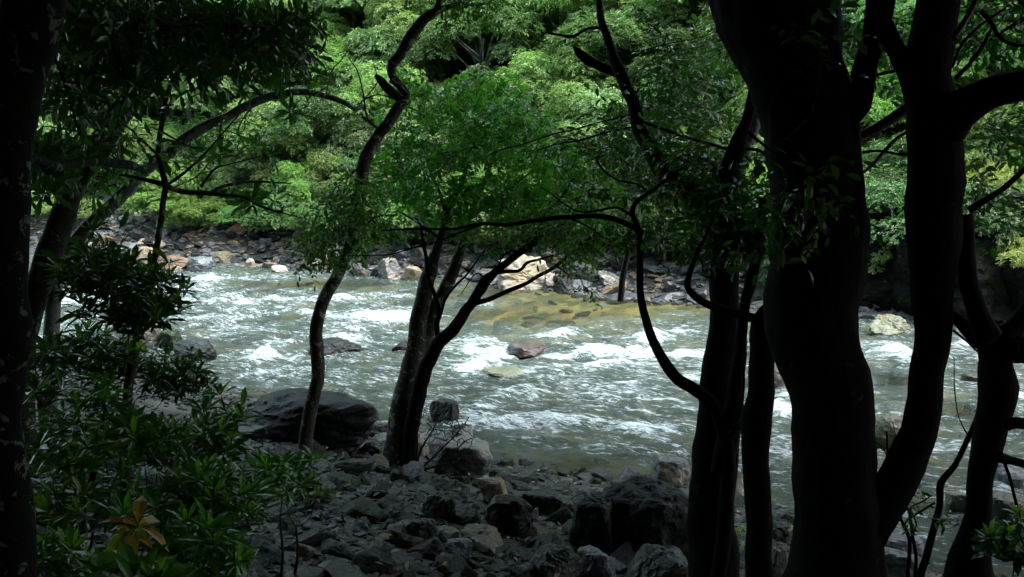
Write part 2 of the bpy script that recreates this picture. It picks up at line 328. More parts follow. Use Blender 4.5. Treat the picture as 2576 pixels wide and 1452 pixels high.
def water_mat():
    m, nt, out = mat('rushing_water'); geo = nd(nt, "ShaderNodeNewGeometry"); pos = geo.outputs['Position']
    at = nd(nt, "ShaderNodeAttribute", attribute_name='foam'); fo = at.outputs['Fac']
    mp = nd(nt, "ShaderNodeMapping"); mp.vector_type = 'TEXTURE'; mp.inputs['Rotation'].default_value = (0, 0, R(-22)); mp.inputs['Scale'].default_value = (2.3, .9, 1); nt.links.new(pos, mp.inputs[0])
    v = mp.outputs[0]
    a1 = noise(nt, v, 9, 5, .6, 1.4); a2 = noise(nt, v, 2.6, 4, .6, 1.8); a3 = noise(nt, v, 30, 4, .62, 1.4)
    def M(op, x, y):
        k = nd(nt, "ShaderNodeMath", operation=op)
        for i, q in enumerate((x, y)):
            if hasattr(q, 'is_output'): nt.links.new(q, k.inputs[i])
            else: k.inputs[i].default_value = q
        return k.outputs[0]
    s = M('ADD', M('ADD', M('MULTIPLY', a1, .46), M('MULTIPLY', a2, .30)), M('MULTIPLY', a3, .24))      # about .5 mean
    g = M('ADD', M('MULTIPLY', M('SUBTRACT', s, .5), 6.4), fo)
    mask = nd(nt, "ShaderNodeMapRange", interpolation_type='SMOOTHSTEP'); mask.inputs[1].default_value = .18; mask.inputs[2].default_value = 1.3; nt.links.new(g, mask.inputs[0])
    bmp = nd(nt, "ShaderNodeBump"); bmp.inputs['Strength'].default_value = .9; bmp.inputs['Distance'].default_value = .12
    nt.links.new(M('ADD', M('MULTIPLY', a1, .55), M('MULTIPLY', a3, .35)), bmp.inputs['Height'])
    gl = nd(nt, "ShaderNodeBsdfGlossy"); gl.inputs['Roughness'].default_value = .13; nt.links.new(bmp.outputs[0], gl.inputs['Normal'])
    tr = nd(nt, "ShaderNodeBsdfTransparent"); tr.inputs[0].default_value = (.76, .80, .64, 1)
    mk = nd(nt, "ShaderNodeBsdfDiffuse"); mk.inputs[0].default_value = (.058, .098, .088, 1); nt.links.new(bmp.outputs[0], mk.inputs['Normal'])
    mur = nd(nt, "ShaderNodeMixShader"); nt.links.new(M('MINIMUM', M('ADD', M('MULTIPLY', fo, .8), .40), .9), mur.inputs[0])
    nt.links.new(tr.outputs[0], mur.inputs[1]); nt.links.new(mk.outputs[0], mur.inputs[2])
    fr = nd(nt, "ShaderNodeFresnel"); fr.inputs[0].default_value = 1.33; nt.links.new(bmp.outputs[0], fr.inputs['Normal'])
    w = nd(nt, "ShaderNodeMixShader"); nt.links.new(M('MULTIPLY', fr.outputs[0], 1.0), w.inputs[0]); nt.links.new(mur.outputs[0], w.inputs[1]); nt.links.new(gl.outputs[0], w.inputs[2])
    fm = nd(nt, "ShaderNodeBsdfPrincipled"); fm.inputs['Base Color'].default_value = (.62, .75, .79, 1); fm.inputs['Roughness'].default_value = .4; nt.links.new(bmp.outputs[0], fm.inputs['Normal'])
    z = nd(nt, "ShaderNodeMixShader"); nt.links.new(mask.outputs[0], z.inputs[0]); nt.links.new(w.outputs[0], z.inputs[1]); nt.links.new(fm.outputs[0], z.inputs[2])
    nt.links.new(z.outputs[0], out.inputs[0]); return m

# ------------------------------------------------------------------ ground sheet and water
def grid(us, vs_, zf):
    U, V = np.meshgrid(us, vs_, indexing='ij'); X, Y = xy(U, V); Z = zf(U, V, X, Y)
    nu, nv = U.shape; i, j = np.meshgrid(np.arange(nu-1), np.arange(nv-1), indexing='ij'); k = i*nv+j
    return np.stack([X, Y, Z], -1).reshape(-1, 3), np.stack([k, k+nv, k+nv+1, k+1], -1).reshape(-1, 4), U, V
us = np.concatenate([np.arange(-140, -50, 2.5), np.arange(-50, -14, .3), np.arange(-14, 8, .13), np.arange(8, 30, .5), np.arange(30, 120, 4)])
vv = np.concatenate([np.arange(-70, -4, 1.5), np.arange(-4, 3, .3), np.arange(3, 14, .12), np.arange(14, 34, .3), np.arange(34, 80, 1.0), np.arange(80, 240, 6)])
gv, gf, U, V = grid(us, vv, lambda u, v, x, y: hgt(x, y))
mb = MB(); mb.add(gv, gf)
gme = mb.mesh('ground', ground_mat(), True)
n_, f_ = edges(U); s_ = n_-V; t_ = V-f_
zr = sst(.8, -.2, -s_)*sst(12, 8, s_); zg = sst(-.15, .35, -s_)*sst(-.15, .5, -t_)
ca = gme.color_attributes.new('zone', 'FLOAT_COLOR', 'POINT')
ca.data.foreach_set('color', np.stack([zr, zg, 0*zr, 1+0*zr], -1).ravel())
tag(link('ground', gme), kind='structure')

def patch(lst):
    out = []
    for px, py, rx, ry, a in lst:
        c = W0(px, py); d = c[1]; out.append((c[0], c[1], rx*d/F, max(.25, ry*d*d/(F*CAMZ)), a))
    return out
FOAM = patch([(1235, 884, 50, 12, .8), (1400, 902, 50, 8, .8), (1180, 935, 40, 12, .5),  # x, y, half width, half height in the 2576 px view, strength
 (520, 704, 110, 9, .5), (480, 735, 90, 18, .3), (700, 760, 120, 10, .3), (980, 748, 60, 7, .45), (860, 752, 90, 8, .4), (1225, 770, 30, 6, .7), (900, 800, 160, 18, .28),
 (560, 790, 170, 30, .30), (660, 895, 90, 17, .6), (730, 868, 50, 8, .55), (905, 852, 90, 10, .85), (990, 805, 60, 10, .55), (860, 825, 50, 8, .4),
 (1400, 842, 45, 9, .55), (1520, 768, 28, 7, .9), (1690, 792, 50, 8, .8), (1710, 833, 40, 7, .7), (1635, 857, 42, 11, 1.1), (1600, 893, 110, 13, 1.0), (1480, 885, 90, 8, .6),
 (1560, 925, 110, 12, .65), (1240, 920, 55, 26, .8), (1210, 890, 30, 14, .5), (1350, 935, 90, 14, .45), (1180, 860, 60, 10, .35),
 (1150, 1000, 250, 30, .18), (600, 940, 190, 35, .22), (1500, 1010, 240, 40, .20), (1420, 1075, 130, 12, .45), (1640, 1085, 80, 20, .55), (1560, 1130, 120, 22, .4), (1250, 1065, 90, 10, .4), (1150, 1050, 60, 14, .3),
 (1975, 1045, 45, 16, .9), (1965, 1000, 40, 10, .7), (2230, 885, 70, 8, .8), (2250, 868, 70, 7, .4), (2440, 866, 60, 10, .7), (2420, 1255, 60, 10, .5), (2500, 1245, 60, 14, .8), (2500, 1300, 70, 16, .8), (2250, 900, 80, 12, .3),
 (2540, 1000, 60, 12, .4), (2330, 1290, 90, 20, .3), (2230, 1230, 90, 20, .25), (1970, 1120, 60, 30, .35), (1750, 900, 60, 12, .5), (1760, 960, 60, 20, .4), (2430, 1130, 80, 20, .3), (1380, 990, 120, 12, .3),
 (250, 740, 120, 22, .45), (180, 830, 100, 20, .35), (60, 700, 60, 12, .4)])
CALM = patch([(1390, 1195, 180, 42, 1.0), (1480, 775, 260, 20, .9), (1420, 740, 300, 12, 1.), (1650, 765, 200, 18, 1.), (1300, 800, 160, 16, .5), (1700, 800, 60, 10, .3), (2250, 960, 60, 20, .7), (2430, 1040, 50, 25, .7), (820, 718, 180, 9, .8), (720, 805, 70, 12, .7), (1350, 800, 100, 16, .6), (1200, 1150, 70, 20, .6), (640, 1000, 90, 14, .4), (1640, 1240, 60, 30, .6), (1000, 1090, 60, 20, .8), (2240, 760, 200, 14, .8)])
HUMP = patch([(660, 860, 60, 9, .14), (740, 862, 35, 7, .10), (1290, 890, 70, 12, .13), (1270, 925, 60, 10, .11), (850, 755, 70, 7, .06), (1635, 845, 40, 9, .12), (1560, 880, 80, 8, .10), (1970, 1030, 40, 12, .12), (2500, 1235, 50, 12, .15), (1430, 835, 50, 7, .10), (1380, 1065, 80, 9, .08)])
def gsum(L, X, Y, soft=1.0):
    s = 0
    for cx, cy, rx, ry, a in L: s = s + a*np.exp(-((X-cx)/rx)**2-((Y-cy)/ry)**2)
    return s
def wav(U, V, X, Y):
    wx = (fbm(U*.35, V*.35, 1, 2)-.5)*1.8; wy = (fbm(U*.35, V*.35, 8, 2)-.5)*1.2
    u, v = U+wx, V+wy
    fo = gsum(FOAM, X+wx*.35, Y+wy*.5); ca = np.clip(gsum(CALM, X, Y), 0, 1)
    n, f = edges(U); ed = sst(0, 1.6, V-n)*sst(0, 1.6, f-V)
    I = np.clip(.36+.45*(fbm(U*.12, V*.22, 3, 2)-.35)+fo*.8, 0, 1.3)*(1-.85*ca)*(.25+.75*ed)
    r1 = ridge(vn(u*1.05, v*.55, .3)); r2 = ridge(vn(u*2.3+4, v*1.3, 2.7)); r3 = ridge(vn(u*5+4, v*3.2, 5.7))
    h = I*(.16*(r1-.4)+.09*(r2-.4)+.040*(r3-.4)) + (.008+.014*I)*(vn(u*9, v*6, 1.1)-.5)*2 + .012*(vn(u*1.7, v*2.2, 7.7)-.5) + (.003+.006*I)*(vn(u*17, v*12, 3.1)-.5)*2
    h = h + gsum(HUMP, X, Y)
    cr = sst(.35, 1.0, r1)*.5+sst(.3, 1., r2)*.35+r3*.15
    st = fbm(u*.9, v*3.2, 4.4, 4)
    foam = fo*(.45+.8*cr)*1.0 + I*(cr-.35)*.55 + (st-.5)*1.1*I + .03 - .80*ca + .18*I
    wav.foam = foam.ravel()
    return h
uw = np.concatenate([np.arange(-70, -42, .4), np.arange(-42, -24, .09), np.arange(-24, 3, .05), np.arange(3, 9, .1), np.arange(9, 30, .5)])
vw = np.arange(9.6, 28.6, .05)
wv_, wf_, WU, WV = grid(uw, vw, wav)
mb = MB(); mb.add(wv_, wf_); wme = mb.mesh('water', water_mat(), True)
fa = wme.attributes.new('foam', 'FLOAT', 'POINT'); fa.data.foreach_set('value', wav.foam.astype(np.float32))
tag(link('water', wme), kind='structure')

tick('-------------- rocks')
# ------------------------------------------------------------------ rocks
def ico(k):
    b = bmesh.new(); bmesh.ops.create_icosphere(b, subdivisions=k, radius=1)
    v = np.array([x.co[:] for x in b.verts]); f = np.array([[q.index for q in x.verts] for x in b.faces]); b.free(); return norm(v), f
ICO = {k: ico(k) for k in (1, 2, 3, 4, 5, 6)}
def rock_pts(k, seed, planes=11, rnd=.0, rough=.06, squash=(1, 1, 1), fq=1.0, zf=4):
    g = np.random.default_rng(seed); v, f = ICO[k]
    n = norm(g.normal(0, 1, (planes, 3))); d = g.uniform(.55, 1.0, planes)
    n = np.vstack([n, [[0, 0, 1], [0, 0, -1]]]); d = np.append(d, [g.uniform(.5, .8), .6])
    c = v@n.T; q = np.where(c > .05, d/np.maximum(c, .05), 9)
    if rnd > 0: r = -rnd*np.log(np.exp(-np.minimum(q, 1.25)/rnd).sum(1)) + rnd*.8
    else: r = np.minimum(q.min(1), 1.25)
    if rough: r = r*(1+rough*4*(fbm(v[:, 0]*2.5*fq+seed, v[:, 1]*2.5*fq, v[:, 2]*zf*fq, 5)-.5)+rough*1.1*(ridge(vn(v[:, 0]*4+seed, v[:, 1]*4, v[:, 2]*2.2*zf))-.4)*.6)
    return v*r[:, None]*np.array(squash), f
ROCKV = []
for i in range(16):
    v, f = rock_pts(4, 100+i, 9+i % 5, .0 if i % 3 else .05, .09); b = MB(); b.add(v, f)
    ROCKV.append(b.mesh('stone', RK['dark'], False))
def put_rock(name, loc, size, rot, mt, label, cat, group=None, mesh=None):
    o = link(name, mesh or random.choice(ROCKV)); o.location = tuple(loc); o.scale = tuple(size); o.rotation_euler = rot
    o.material_slots[0].link = 'OBJECT'; o.material_slots[0].material = RK[mt]
    return tag(o, label, cat, group)
USED = []
def boulder(x0, y0, x1, y1, mt, label, seed, dist=None, rnd=.04, rough=.07, planes=10, name='boulder', deep=.9, sink=.25, rot=0, hs=1.0, group=None, onw=False):
    """a boulder that fills a box of the picture: its foot stands on the ground at the lower edge"""
    cx = (x0+x1)/2
    base = W0(cx, y1) if onw else G(cx, y1)
    d = (base-CP)@FWD if dist is None else dist
    w = (x1-x0)/F*d; h = (y1-y0)/F*d*hs
    k = 5 if w > .8 else 4
    v, f = rock_pts(k, seed, planes, rnd, rough)
    v = v-(v.max(0)+v.min(0))/2; ext = (v.max(0)-v.min(0))/2; v = v/ext
    v = v*np.array([w/2, w/2*deep, h/2*(1+sink)])
    b = MB(); b.add(v, f); o = b.build(name, RK[mt], None, False)
    c = P(cx, (y0+y1)/2, d); o.location = (c[0], c[1]+w*.25*deep, c[2]-h/2*sink); o.rotation_euler = (0, 0, rot)
    USED.append((o.location[0], o.location[1], w/2*max(1, deep))) if 'pool' not in label else None
    return tag(o, label, 'boulder' if name == 'boulder' else 'rock', group)
B = boulder
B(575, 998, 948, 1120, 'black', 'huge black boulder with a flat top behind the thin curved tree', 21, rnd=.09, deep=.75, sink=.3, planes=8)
B(1078, 1010, 1155, 1085, 'mossy', 'pointed dark rock at the water edge behind the bare twiggy bush', 5, planes=7, rnd=.0)
B(1070, 1112, 1240, 1200, 'grey', 'large pale grey boulder on the shore right of the double trunk', 8, planes=11, rnd=.05)
B(1135, 1072, 1190, 1130, 'grey', 'cracked pale grey rock just above the large grey shore boulder', 9, rnd=.03)
B(1040, 1090, 1130, 1130, 'grey', 'low grey rock half hidden by the bare twiggy bush', 30, rnd=.03)
B(1198, 1205, 1285, 1275, 'pale', 'pale tan boulder with a rusty streak at the edge of the calm pool', 12, rnd=.06)
B(1203, 1250, 1342, 1345, 'mossy', 'dark green mossy boulder below the pale tan boulder', 15, rnd=.05, planes=9)
B(1310, 1243, 1445, 1295, 'dark', 'flat dark rock with a pale top lying in the pool edge', 17, rnd=.03, deep=.7)
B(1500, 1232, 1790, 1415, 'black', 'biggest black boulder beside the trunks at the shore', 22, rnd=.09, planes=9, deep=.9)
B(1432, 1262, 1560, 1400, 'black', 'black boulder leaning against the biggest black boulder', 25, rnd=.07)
B(1640, 1152, 1740, 1222, 'grey', 'square topped slab standing in the water near the right trunks', 27, planes=6, onw=True)
B(1005, 1308, 1102, 1378, 'dark', 'smooth dark rock standing on bare sand in the rubble', 33, rnd=.04)
B(1050, 1243, 1145, 1315, 'mossy', 'dark mossy block below the large pale grey boulder', 35, planes=9)
B(1330, 1392, 1470, 1480, 'mossy', 'mossy green boulder cut by the lower picture edge', 37, rnd=.04)
B(1440, 1385, 1560, 1475, 'slate', 'wet shiny grey boulder beside the mossy green boulder', 38, rnd=.05)
B(1575, 1393, 1735, 1490, 'dark', 'dark rounded boulder under the biggest black boulder', 39, rnd=.06)
B(1112, 1365, 1190, 1415, 'slate', 'blue grey slab tilted on the rubble near the lower edge', 41, planes=6)
B(1825, 1180, 1872, 1250, 'pale', 'pale upright rock seen between the two right trunks', 43, onw=True)
B(1935, 1382, 1990, 1470, 'pale', 'white grey rock between the straight trunk and the widest trunk', 44)
B(1938, 1320, 1992, 1360, 'mossy', 'rock with bright moss between the straight and the widest trunk', 45)
B(2200, 1392, 2335, 1470, 'grey', 'grey shore rock right of the foot of the widest trunk', 47, rnd=.05)
B(2212, 1352, 2330, 1400, 'slate', 'wet grey green rock above the grey shore rock on the right', 48, rnd=.05)
B(1262, 870, 1380, 906, 'red', 'red brown and grey rock breaking the rapids midstream', 51, planes=7, rnd=.02, onw=True)
B(1205, 930, 1325, 952, 'green', 'pale green boulder awash in foam below the red brown rock', 52, rnd=.1, onw=True, sink=.9, hs=.9)
B(772, 862, 910, 892, 'dark', 'low dark rock in the rapids behind the thin curved tree', 53, onw=True, rough=.12)
B(985, 862, 1030, 884, 'dark', 'small dark rock in the rapids left of the double trunk', 54, onw=True)
B(2185, 798, 2308, 842, 'green', 'pale yellowish ledge in the rapids between the two big trunks', 55, onw=True, rough=.13, planes=6)
B(2192, 1046, 2300, 1125, 'green', 'pale rounded boulder in the water between the two big trunks', 56, rnd=.12, onw=True)
B(2385, 1240, 2455, 1290, 'green', 'small pale green boulder in the water left of the forked right stem', 57, rnd=.1, onw=True)
B(2480, 1248, 2590, 1325, 'green', 'yellowish boulder in white foam at the right picture edge', 58, rnd=.1, onw=True)
B(2495, 1160, 2610, 1225, 'slate', 'rounded purple grey boulder at the right edge above the foam', 59, rnd=.12, onw=True)
B(1900, 925, 1985, 975, 'red', 'brown boulder in the rapids left of the widest trunk', 61, rnd=.1, onw=True)
B(2425, 940, 2475, 965, 'green', 'flat rock awash right of the second big trunk', 62, rnd=.1, onw=True)
B(398, 832, 458, 882, 'mossy', 'dark rock at the water behind the leafy left shrub', 63, onw=True)
B(248, 832, 335, 890, 'dark', 'black rock at the water edge left of the mottled sapling', 64, onw=True)
B(305, 822, 405, 880, 'grey', 'grey rock between two dark rocks at the left shore', 65, onw=True)
B(60, 868, 112, 900, 'grey', 'pale rock beside the left leaning trunk foot', 66, onw=True)
B(430, 862, 540, 905, 'dark', 'low dark ledge under the tips of the left shrub', 68, onw=True)
B(590, 1080, 660, 1110, 'dark', 'dark wedge of rock at the foot of the huge black boulder', 67)
B(830, 1075, 895, 1130, 'mossy', 'slanting slab with lichen below the huge black boulder', 69, planes=6)
B(900, 1120, 960, 1150, 'dark', 'dark cobble left of the double trunk foot', 70)
B(800, 1060, 870, 1085, 'dark', 'dark stone at the water under the huge black boulder', 71)
B(935, 1068, 985, 1105, 'dark', 'black stone in the water left of the double trunk', 72, onw=True)
B(1245, 1135, 1540, 1255, 'green', 'broad pale green boulder lying under the calm pool', 75, rnd=.12, onw=True, rough=.04)
_pool = COL.objects[-1]; q_ = W0(1390, 1195); _pool.location = (q_[0], q_[1], -.36); _pool.scale = (1, 1.1, .55)
# far bank boulders
B(1248, 648, 1395, 728, 'tan', 'largest tan boulder on the far shore, streaked with layers', 81, planes=7, rnd=.01, onw=True, rough=.1)
B(1185, 678, 1262, 712, 'grey', 'rounded grey boulder left of the largest tan boulder', 82, rnd=.06, onw=True)
B(1350, 690, 1420, 728, 'grey', 'low grey rock in front of the largest tan boulder', 83, onw=True)
B(1385, 640, 1450, 712, 'tan', 'tall pale brown rock right of the largest tan boulder', 84, onw=True)
B(1450, 665, 1505, 728, 'grey', 'pale mottled rock at the far waterline with drooping twigs before it', 85, onw=True)
B(945, 650, 1015, 702, 'grey', 'grey veined boulder on the far shore left of the double trunk', 86, rnd=.03, onw=True)
B(1012, 672, 1062, 706, 'tan', 'small tan boulder behind the double trunk on the far shore', 87, onw=True)
B(1095, 645, 1135, 690, 'slate', 'dark speckled rock seen between the double trunks', 88, onw=True)
B(870, 664, 925, 696, 'grey', 'pale rock at far waterline right of the thin tree', 89, onw=True)
B(698, 596, 770, 655, 'tan', 'big tan grey boulder over the far waterline', 90, rnd=.05, onw=True)
B(643, 621, 690, 648, 'rust', 'orange boulder beside the big tan grey boulder', 91, onw=True)
B(528, 634, 584, 662, 'green', 'green grey boulder at the far waterline', 92, onw=True)
B(462, 648, 532, 682, 'slate', 'dark blue wet rock in the far shallows', 93, onw=True)
B(340, 622, 388, 668, 'tan', 'bright tan boulder at far waterline behind the left shrub', 94, onw=True)
B(455, 606, 495, 632, 'rust', 'orange brown stone in the middle of the far rubble slope', 95, onw=True)
B(480, 575, 525, 620, 'dark', 'black angular block high on the far rubble slope', 96, onw=True)
B(585, 560, 632, 608, 'tan', 'slanted tan slab under the overhanging leaves', 97, onw=True)
B(385, 645, 470, 680, 'rust', 'low rusty boulder left of the dark blue wet rock', 98, onw=True, rnd=.06)
B(680, 668, 725, 685, 'pale', 'flat yellowish rock awash near the far shore', 99, onw=True)
B(270, 580, 335, 625, 'tan', 'grey tan boulder seen through the gap beside the arching trunk', 120, onw=True)
B(615, 650, 640, 668, 'pale', 'small white stone at the far waterline', 121, onw=True)
B(1560, 655, 1680, 728, 'red', 'long brown ledge on the far shore behind the dark curved stem', 122, onw=True, rough=.12)
B(1680, 660, 1790, 735, 'mossy', 'mossy brown ledge on the far shore left of the twin trunk', 123, onw=True, rough=.12)
B(1780, 640, 1900, 750, 'red', 'shaded brown rock behind the twin trunk', 124, onw=True, rough=.12)
B(1895, 655, 2000, 775, 'mossy', 'shaded rock behind the straight trunk', 125, onw=True, rough=.12)

# rock face on the far bank to the right, tree shade put into its colour
def rock_face(cx, cy, w, h, dp, seed, label, ang):
    v, f = rock_pts(6, seed, 24, .0, .075, fq=2.4, zf=2.2); v = v-(v.max(0)+v.min(0))/2; v = v/((v.max(0)-v.min(0))/2)*np.array([w/2, dp/2, h/2])
    b = MB(); b.add(v, f); o = b.build('rock_face', RK['face'], None, False); o.location = (cx, cy, h*.32); o.rotation_euler = (0, 0, ang); tag(o, label, 'rock face')
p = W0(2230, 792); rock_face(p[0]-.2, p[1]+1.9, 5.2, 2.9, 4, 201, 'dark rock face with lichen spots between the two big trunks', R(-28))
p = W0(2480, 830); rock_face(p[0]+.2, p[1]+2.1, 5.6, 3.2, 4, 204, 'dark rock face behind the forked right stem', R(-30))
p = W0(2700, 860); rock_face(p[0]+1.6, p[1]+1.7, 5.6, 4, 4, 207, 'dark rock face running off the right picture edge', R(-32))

tick('stones of both banks')
# stones of both banks
LAND = [(985, 1215, 'near the foot of the double trunk'), (785, 1290, 'below the thin curved tree'), (1150, 1190, 'below the pale grey shore boulder'), (1270, 1300, 'round the dark green mossy boulder'),
        (1450, 1400, 'left of the biggest black boulder'), (1060, 1400, 'in the lower middle of the rubble'), (850, 1420, 'between shrubs and lower picture edge'), (600, 1330, 'among the glossy shrubs'),
        (300, 1250, 'under the left shrubs'), (1900, 1430, 'between the right trunks'), (880, 1170, 'below the huge black boulder'), (450, 1050, 'behind the glossy shrubs at the left'), (1330, 1420, 'in front of the mossy green boulder')]
KW = {'dark': 'dark wet', 'mossy': 'mossy green', 'grey': 'pale grey', 'slate': 'blue grey', 'tan': 'tan', 'rust': 'rusty brown', 'pale': 'whitish'}
def project(p):
    q = np.asarray(p)-CP; d = q@FWD; return 1288+q[0]/d*F, 726-(q@UPV)/d*F, d
placed = []
cand = []
CX = rng.uniform(-150, 2100, 14000); CY = rng.uniform(1080, 1600, 14000); GP = Gmany(CX, CY); GU, GV = uv(GP[:, 0], GP[:, 1]); GN = edges(GU)[0]
UA = np.array(USED); PA = np.zeros((0, 3))
for k in range(14000):
    px, py, p = CX[k], CY[k], GP[k]
    if GN[k]-GV[k] < -.35: continue
    s = (random.random()**3.2)*.17+.042
    if len(PA) and (((PA[:, 0]-p[0])**2+(PA[:, 1]-p[1])**2) < ((PA[:, 2]+s)*.62)**2).any(): continue
    if (((UA[:, 0]-p[0])**2+(UA[:, 1]-p[1])**2) < (UA[:, 2]*.8)**2).any(): continue
    PA = np.vstack([PA, [p[0], p[1], s]]); cand.append((s, p, px, py))
    if len(PA) > 2700: break
cand.sort(key=lambda c: -c[0]*F/max(3, (c[1]-CP)@FWD)*(1 if -60 < c[2] < 2080 and c[3] < 1475 else .05))
for s, p, px, py in cand[:290]:
    mt = random.choices(['dark', 'mossy', 'slate', 'grey', 'tan'], [46, 30, 16, 5, 3])[0]
    where = min(LAND, key=lambda q: (q[0]-px)**2+(q[1]-py)**2*2)[2]
    sz = 'large' if s > .2 else 'medium' if s > .12 else 'small'
    lab = f"{sz} {KW[mt]} stone in the rubble {where}"
    put_rock('stone', (p[0], p[1], p[2]+s*.10), (s*random.uniform(.7, 1.3), s*random.uniform(.6, 1.1), s*random.uniform(.5, 1.1)), (random.uniform(-.8, .8), random.uniform(-.8, .8), random.uniform(0, 6.3)), mt, lab, 'stone', lab.replace(' stone ', ' stones '))
def scatter(name, items, mt, label, cat, k=1, var=12):
    b = MB(); vs2 = [rock_pts(k, 300+i, 8, 0, .05) for i in range(var)]
    for p, s in items:
        v, f = random.choice(vs2); a = random.uniform(0, 6.3); c, q = math.cos(a), math.sin(a)
        t = random.uniform(-.6, .6); ct, st = math.cos(t), math.sin(t)
        v = v*np.array([random.uniform(.8, 1.5), random.uniform(.6, 1.1), random.uniform(.35, .8)])*s
        v = v@np.array([[1, 0, 0], [0, ct, -st], [0, st, ct]]).T@np.array([[c, -q, 0], [q, c, 0], [0, 0, 1]]).T
        b.add(v+np.asarray(p), f)
    o = b.build(name, RK[mt]); return tag(o, label, cat, None, 'stuff')
rest = [(c[1]+np.array([0, 0, c[0]*.1]), c[0]) for c in cand[290:]]
half = rest[1::2]; rest = rest[::2]
scatter('rubble', half, 'mossy', 'small mossy green rubble between the larger stones of the near bank', 'rubble', 3)
scatter('rubble', rest, 'dark', 'small dark rubble between the larger stones of the near bank', 'rubble', 3)
small = {'dark': [], 'grey': [], 'tan': []}
for k in range(11000):
    x = random.uniform(-15, 6.5); y = random.uniform(4.5, 22)
    u, v = uv(x, y); n, f = edges(u)
    if -.6 < n-v < 9: small[random.choice(['dark']*8+['grey', 'tan'])].append((ground_at(x, y)+[0, 0, .005], random.uniform(.015, .055)))
scatter('gravel', small['dark'], 'black', 'dark gravel on the near bank', 'gravel', 1); scatter('gravel', small['grey'], 'grey', 'grey gravel chips on the near bank', 'gravel', 1); scatter('gravel', small['tan'], 'tan', 'tan gravel chips on the near bank', 'gravel', 1)
# fallen leaves
b = MB(); n = 900; x = rng.uniform(-8, 6, n); y = rng.uniform(5, 13, n); z = hgt(x, y)+.05+rng.random(n)*.06
u_, v_ = uv(x, y); ok = (edges(u_)[0]-v_) > .2; x, y, z = x[ok], y[ok], z[ok]; n = len(x)
a = rng.random(n)*6.3; leaves(b, np.stack([x, y, z], -1), np.stack([np.cos(a), np.sin(a), rng.normal(0, .25, n)], -1), norm(np.stack([rng.normal(0, .35, n), rng.normal(0, .35, n), np.ones(n)], -1)), rng.uniform(.05, .10, n), .4, .1)
tag(b.build('leaf_litter', LM['litter']), 'fallen yellow brown leaves scattered over the near bank', 'leaf litter', None, 'stuff')
tick('# far bank rubble')
# far bank rubble
fp = []
for k in range(6000):
    px = random.uniform(-300, 2650)
    u = None
    X = W0(px, 690+ (px-900)*.055)
    u, v = uv(X[0], X[1]); n, f = edges(u); t = random.uniform(-.6, 4.6); v = f+t
    x, y = xy(u, v); s = (random.random()**2.2)*.36+.08
    if any((x-a)**2+(y-bb)**2 < ((r+s)*.55)**2 for a, bb, r in fp): continue
    fp.append((x, y, s))
    if len(fp) > 1400: break
vis = [];
for x, y, s in fp:
    q = project(ground_at(x, y)); vis.append((s*(1 if 150 < q[0] < 1560 else .3), x, y, s, q[0], q[1]))
vis.sort(key=lambda c: -c[0])
FL = [(300, 'on the far slope behind the left arching trunk'), (480, 'on the far rubble slope beside the leafy lime bush'), (620, 'on the far rubble slope in the middle gap'), (740, 'near the big tan grey boulder'), (900, 'on the far shore right of the thin tree'), (1150, 'on the far shore behind the double trunk'), (1400, 'round the largest tan boulder'), (1700, 'on the shaded far shore behind the right trunks')]
for w_, x, y, s, qx, qy in vis[:230]:
    mt = random.choices(['dark', 'slate', 'tan', 'rust', 'grey', 'pale'], [44, 22, 12, 5, 12, 1])[0] if qx < 1560 else random.choice(['dark', 'mossy'])
    lab = f"{'large' if s > .34 else 'medium' if s > .2 else 'small'} {KW[mt]} block {min(FL, key=lambda a: abs(a[0]-qx))[1]}"
    g = ground_at(x, y)
    put_rock('rubble_block', (x, y, g[2]+s*.2), (s*random.uniform(.8, 1.4), s*random.uniform(.7, 1.2), s*random.uniform(.55, .95)), (random.uniform(-.6, .6), random.uniform(-.6, .6), random.uniform(0, 6.3)), mt, lab, 'rock', lab.replace(' block ', ' blocks '))
scatter('rubble', [(ground_at(x, y)+[0, 0, s*.1], s) for w_, x, y, s, qx, qy in vis[230:]], 'slate', 'grey rubble filling the far bank between the blocks', 'rubble', 3)
fill = []
for k in range(5200):
    u = random.uniform(-45, 8); n, f = edges(u); v = f+random.uniform(-.8, 4.5); x, y = xy(u, v); fill.append((ground_at(x, y), random.uniform(.05, .17)))
scatter('rubble', fill[::3], 'tan', 'tan stone chips along the far shore', 'rubble', 2); scatter('rubble', fill[1::3]+fill[2::3], 'slate', 'grey stone chips along the far shore', 'rubble', 2)
# submerged cobbles
bedr = {'green': [], 'rust': [], 'dark': []}
for k in range(900):
    u = random.uniform(-42, 7); n, f = edges(u); v = random.uniform(n+.3, f-.2); x, y = xy(u, v); g = ground_at(x, y); s = random.uniform(.12, .5)
    s = min(s, max(.04, (-g[2])*.75)); g = g-[0, 0, s*.25]; bedr[random.choice(['green', 'green', 'rust', 'dark'])].append((g, s))
for k, nm in (('green', 'green grey'), ('rust', 'golden brown'), ('dark', 'dark')): scatter('riverbed_stones', bedr[k], k, f'{nm} boulders lying under the rushing water', 'riverbed stones', 3)

tick('--------- far forest')
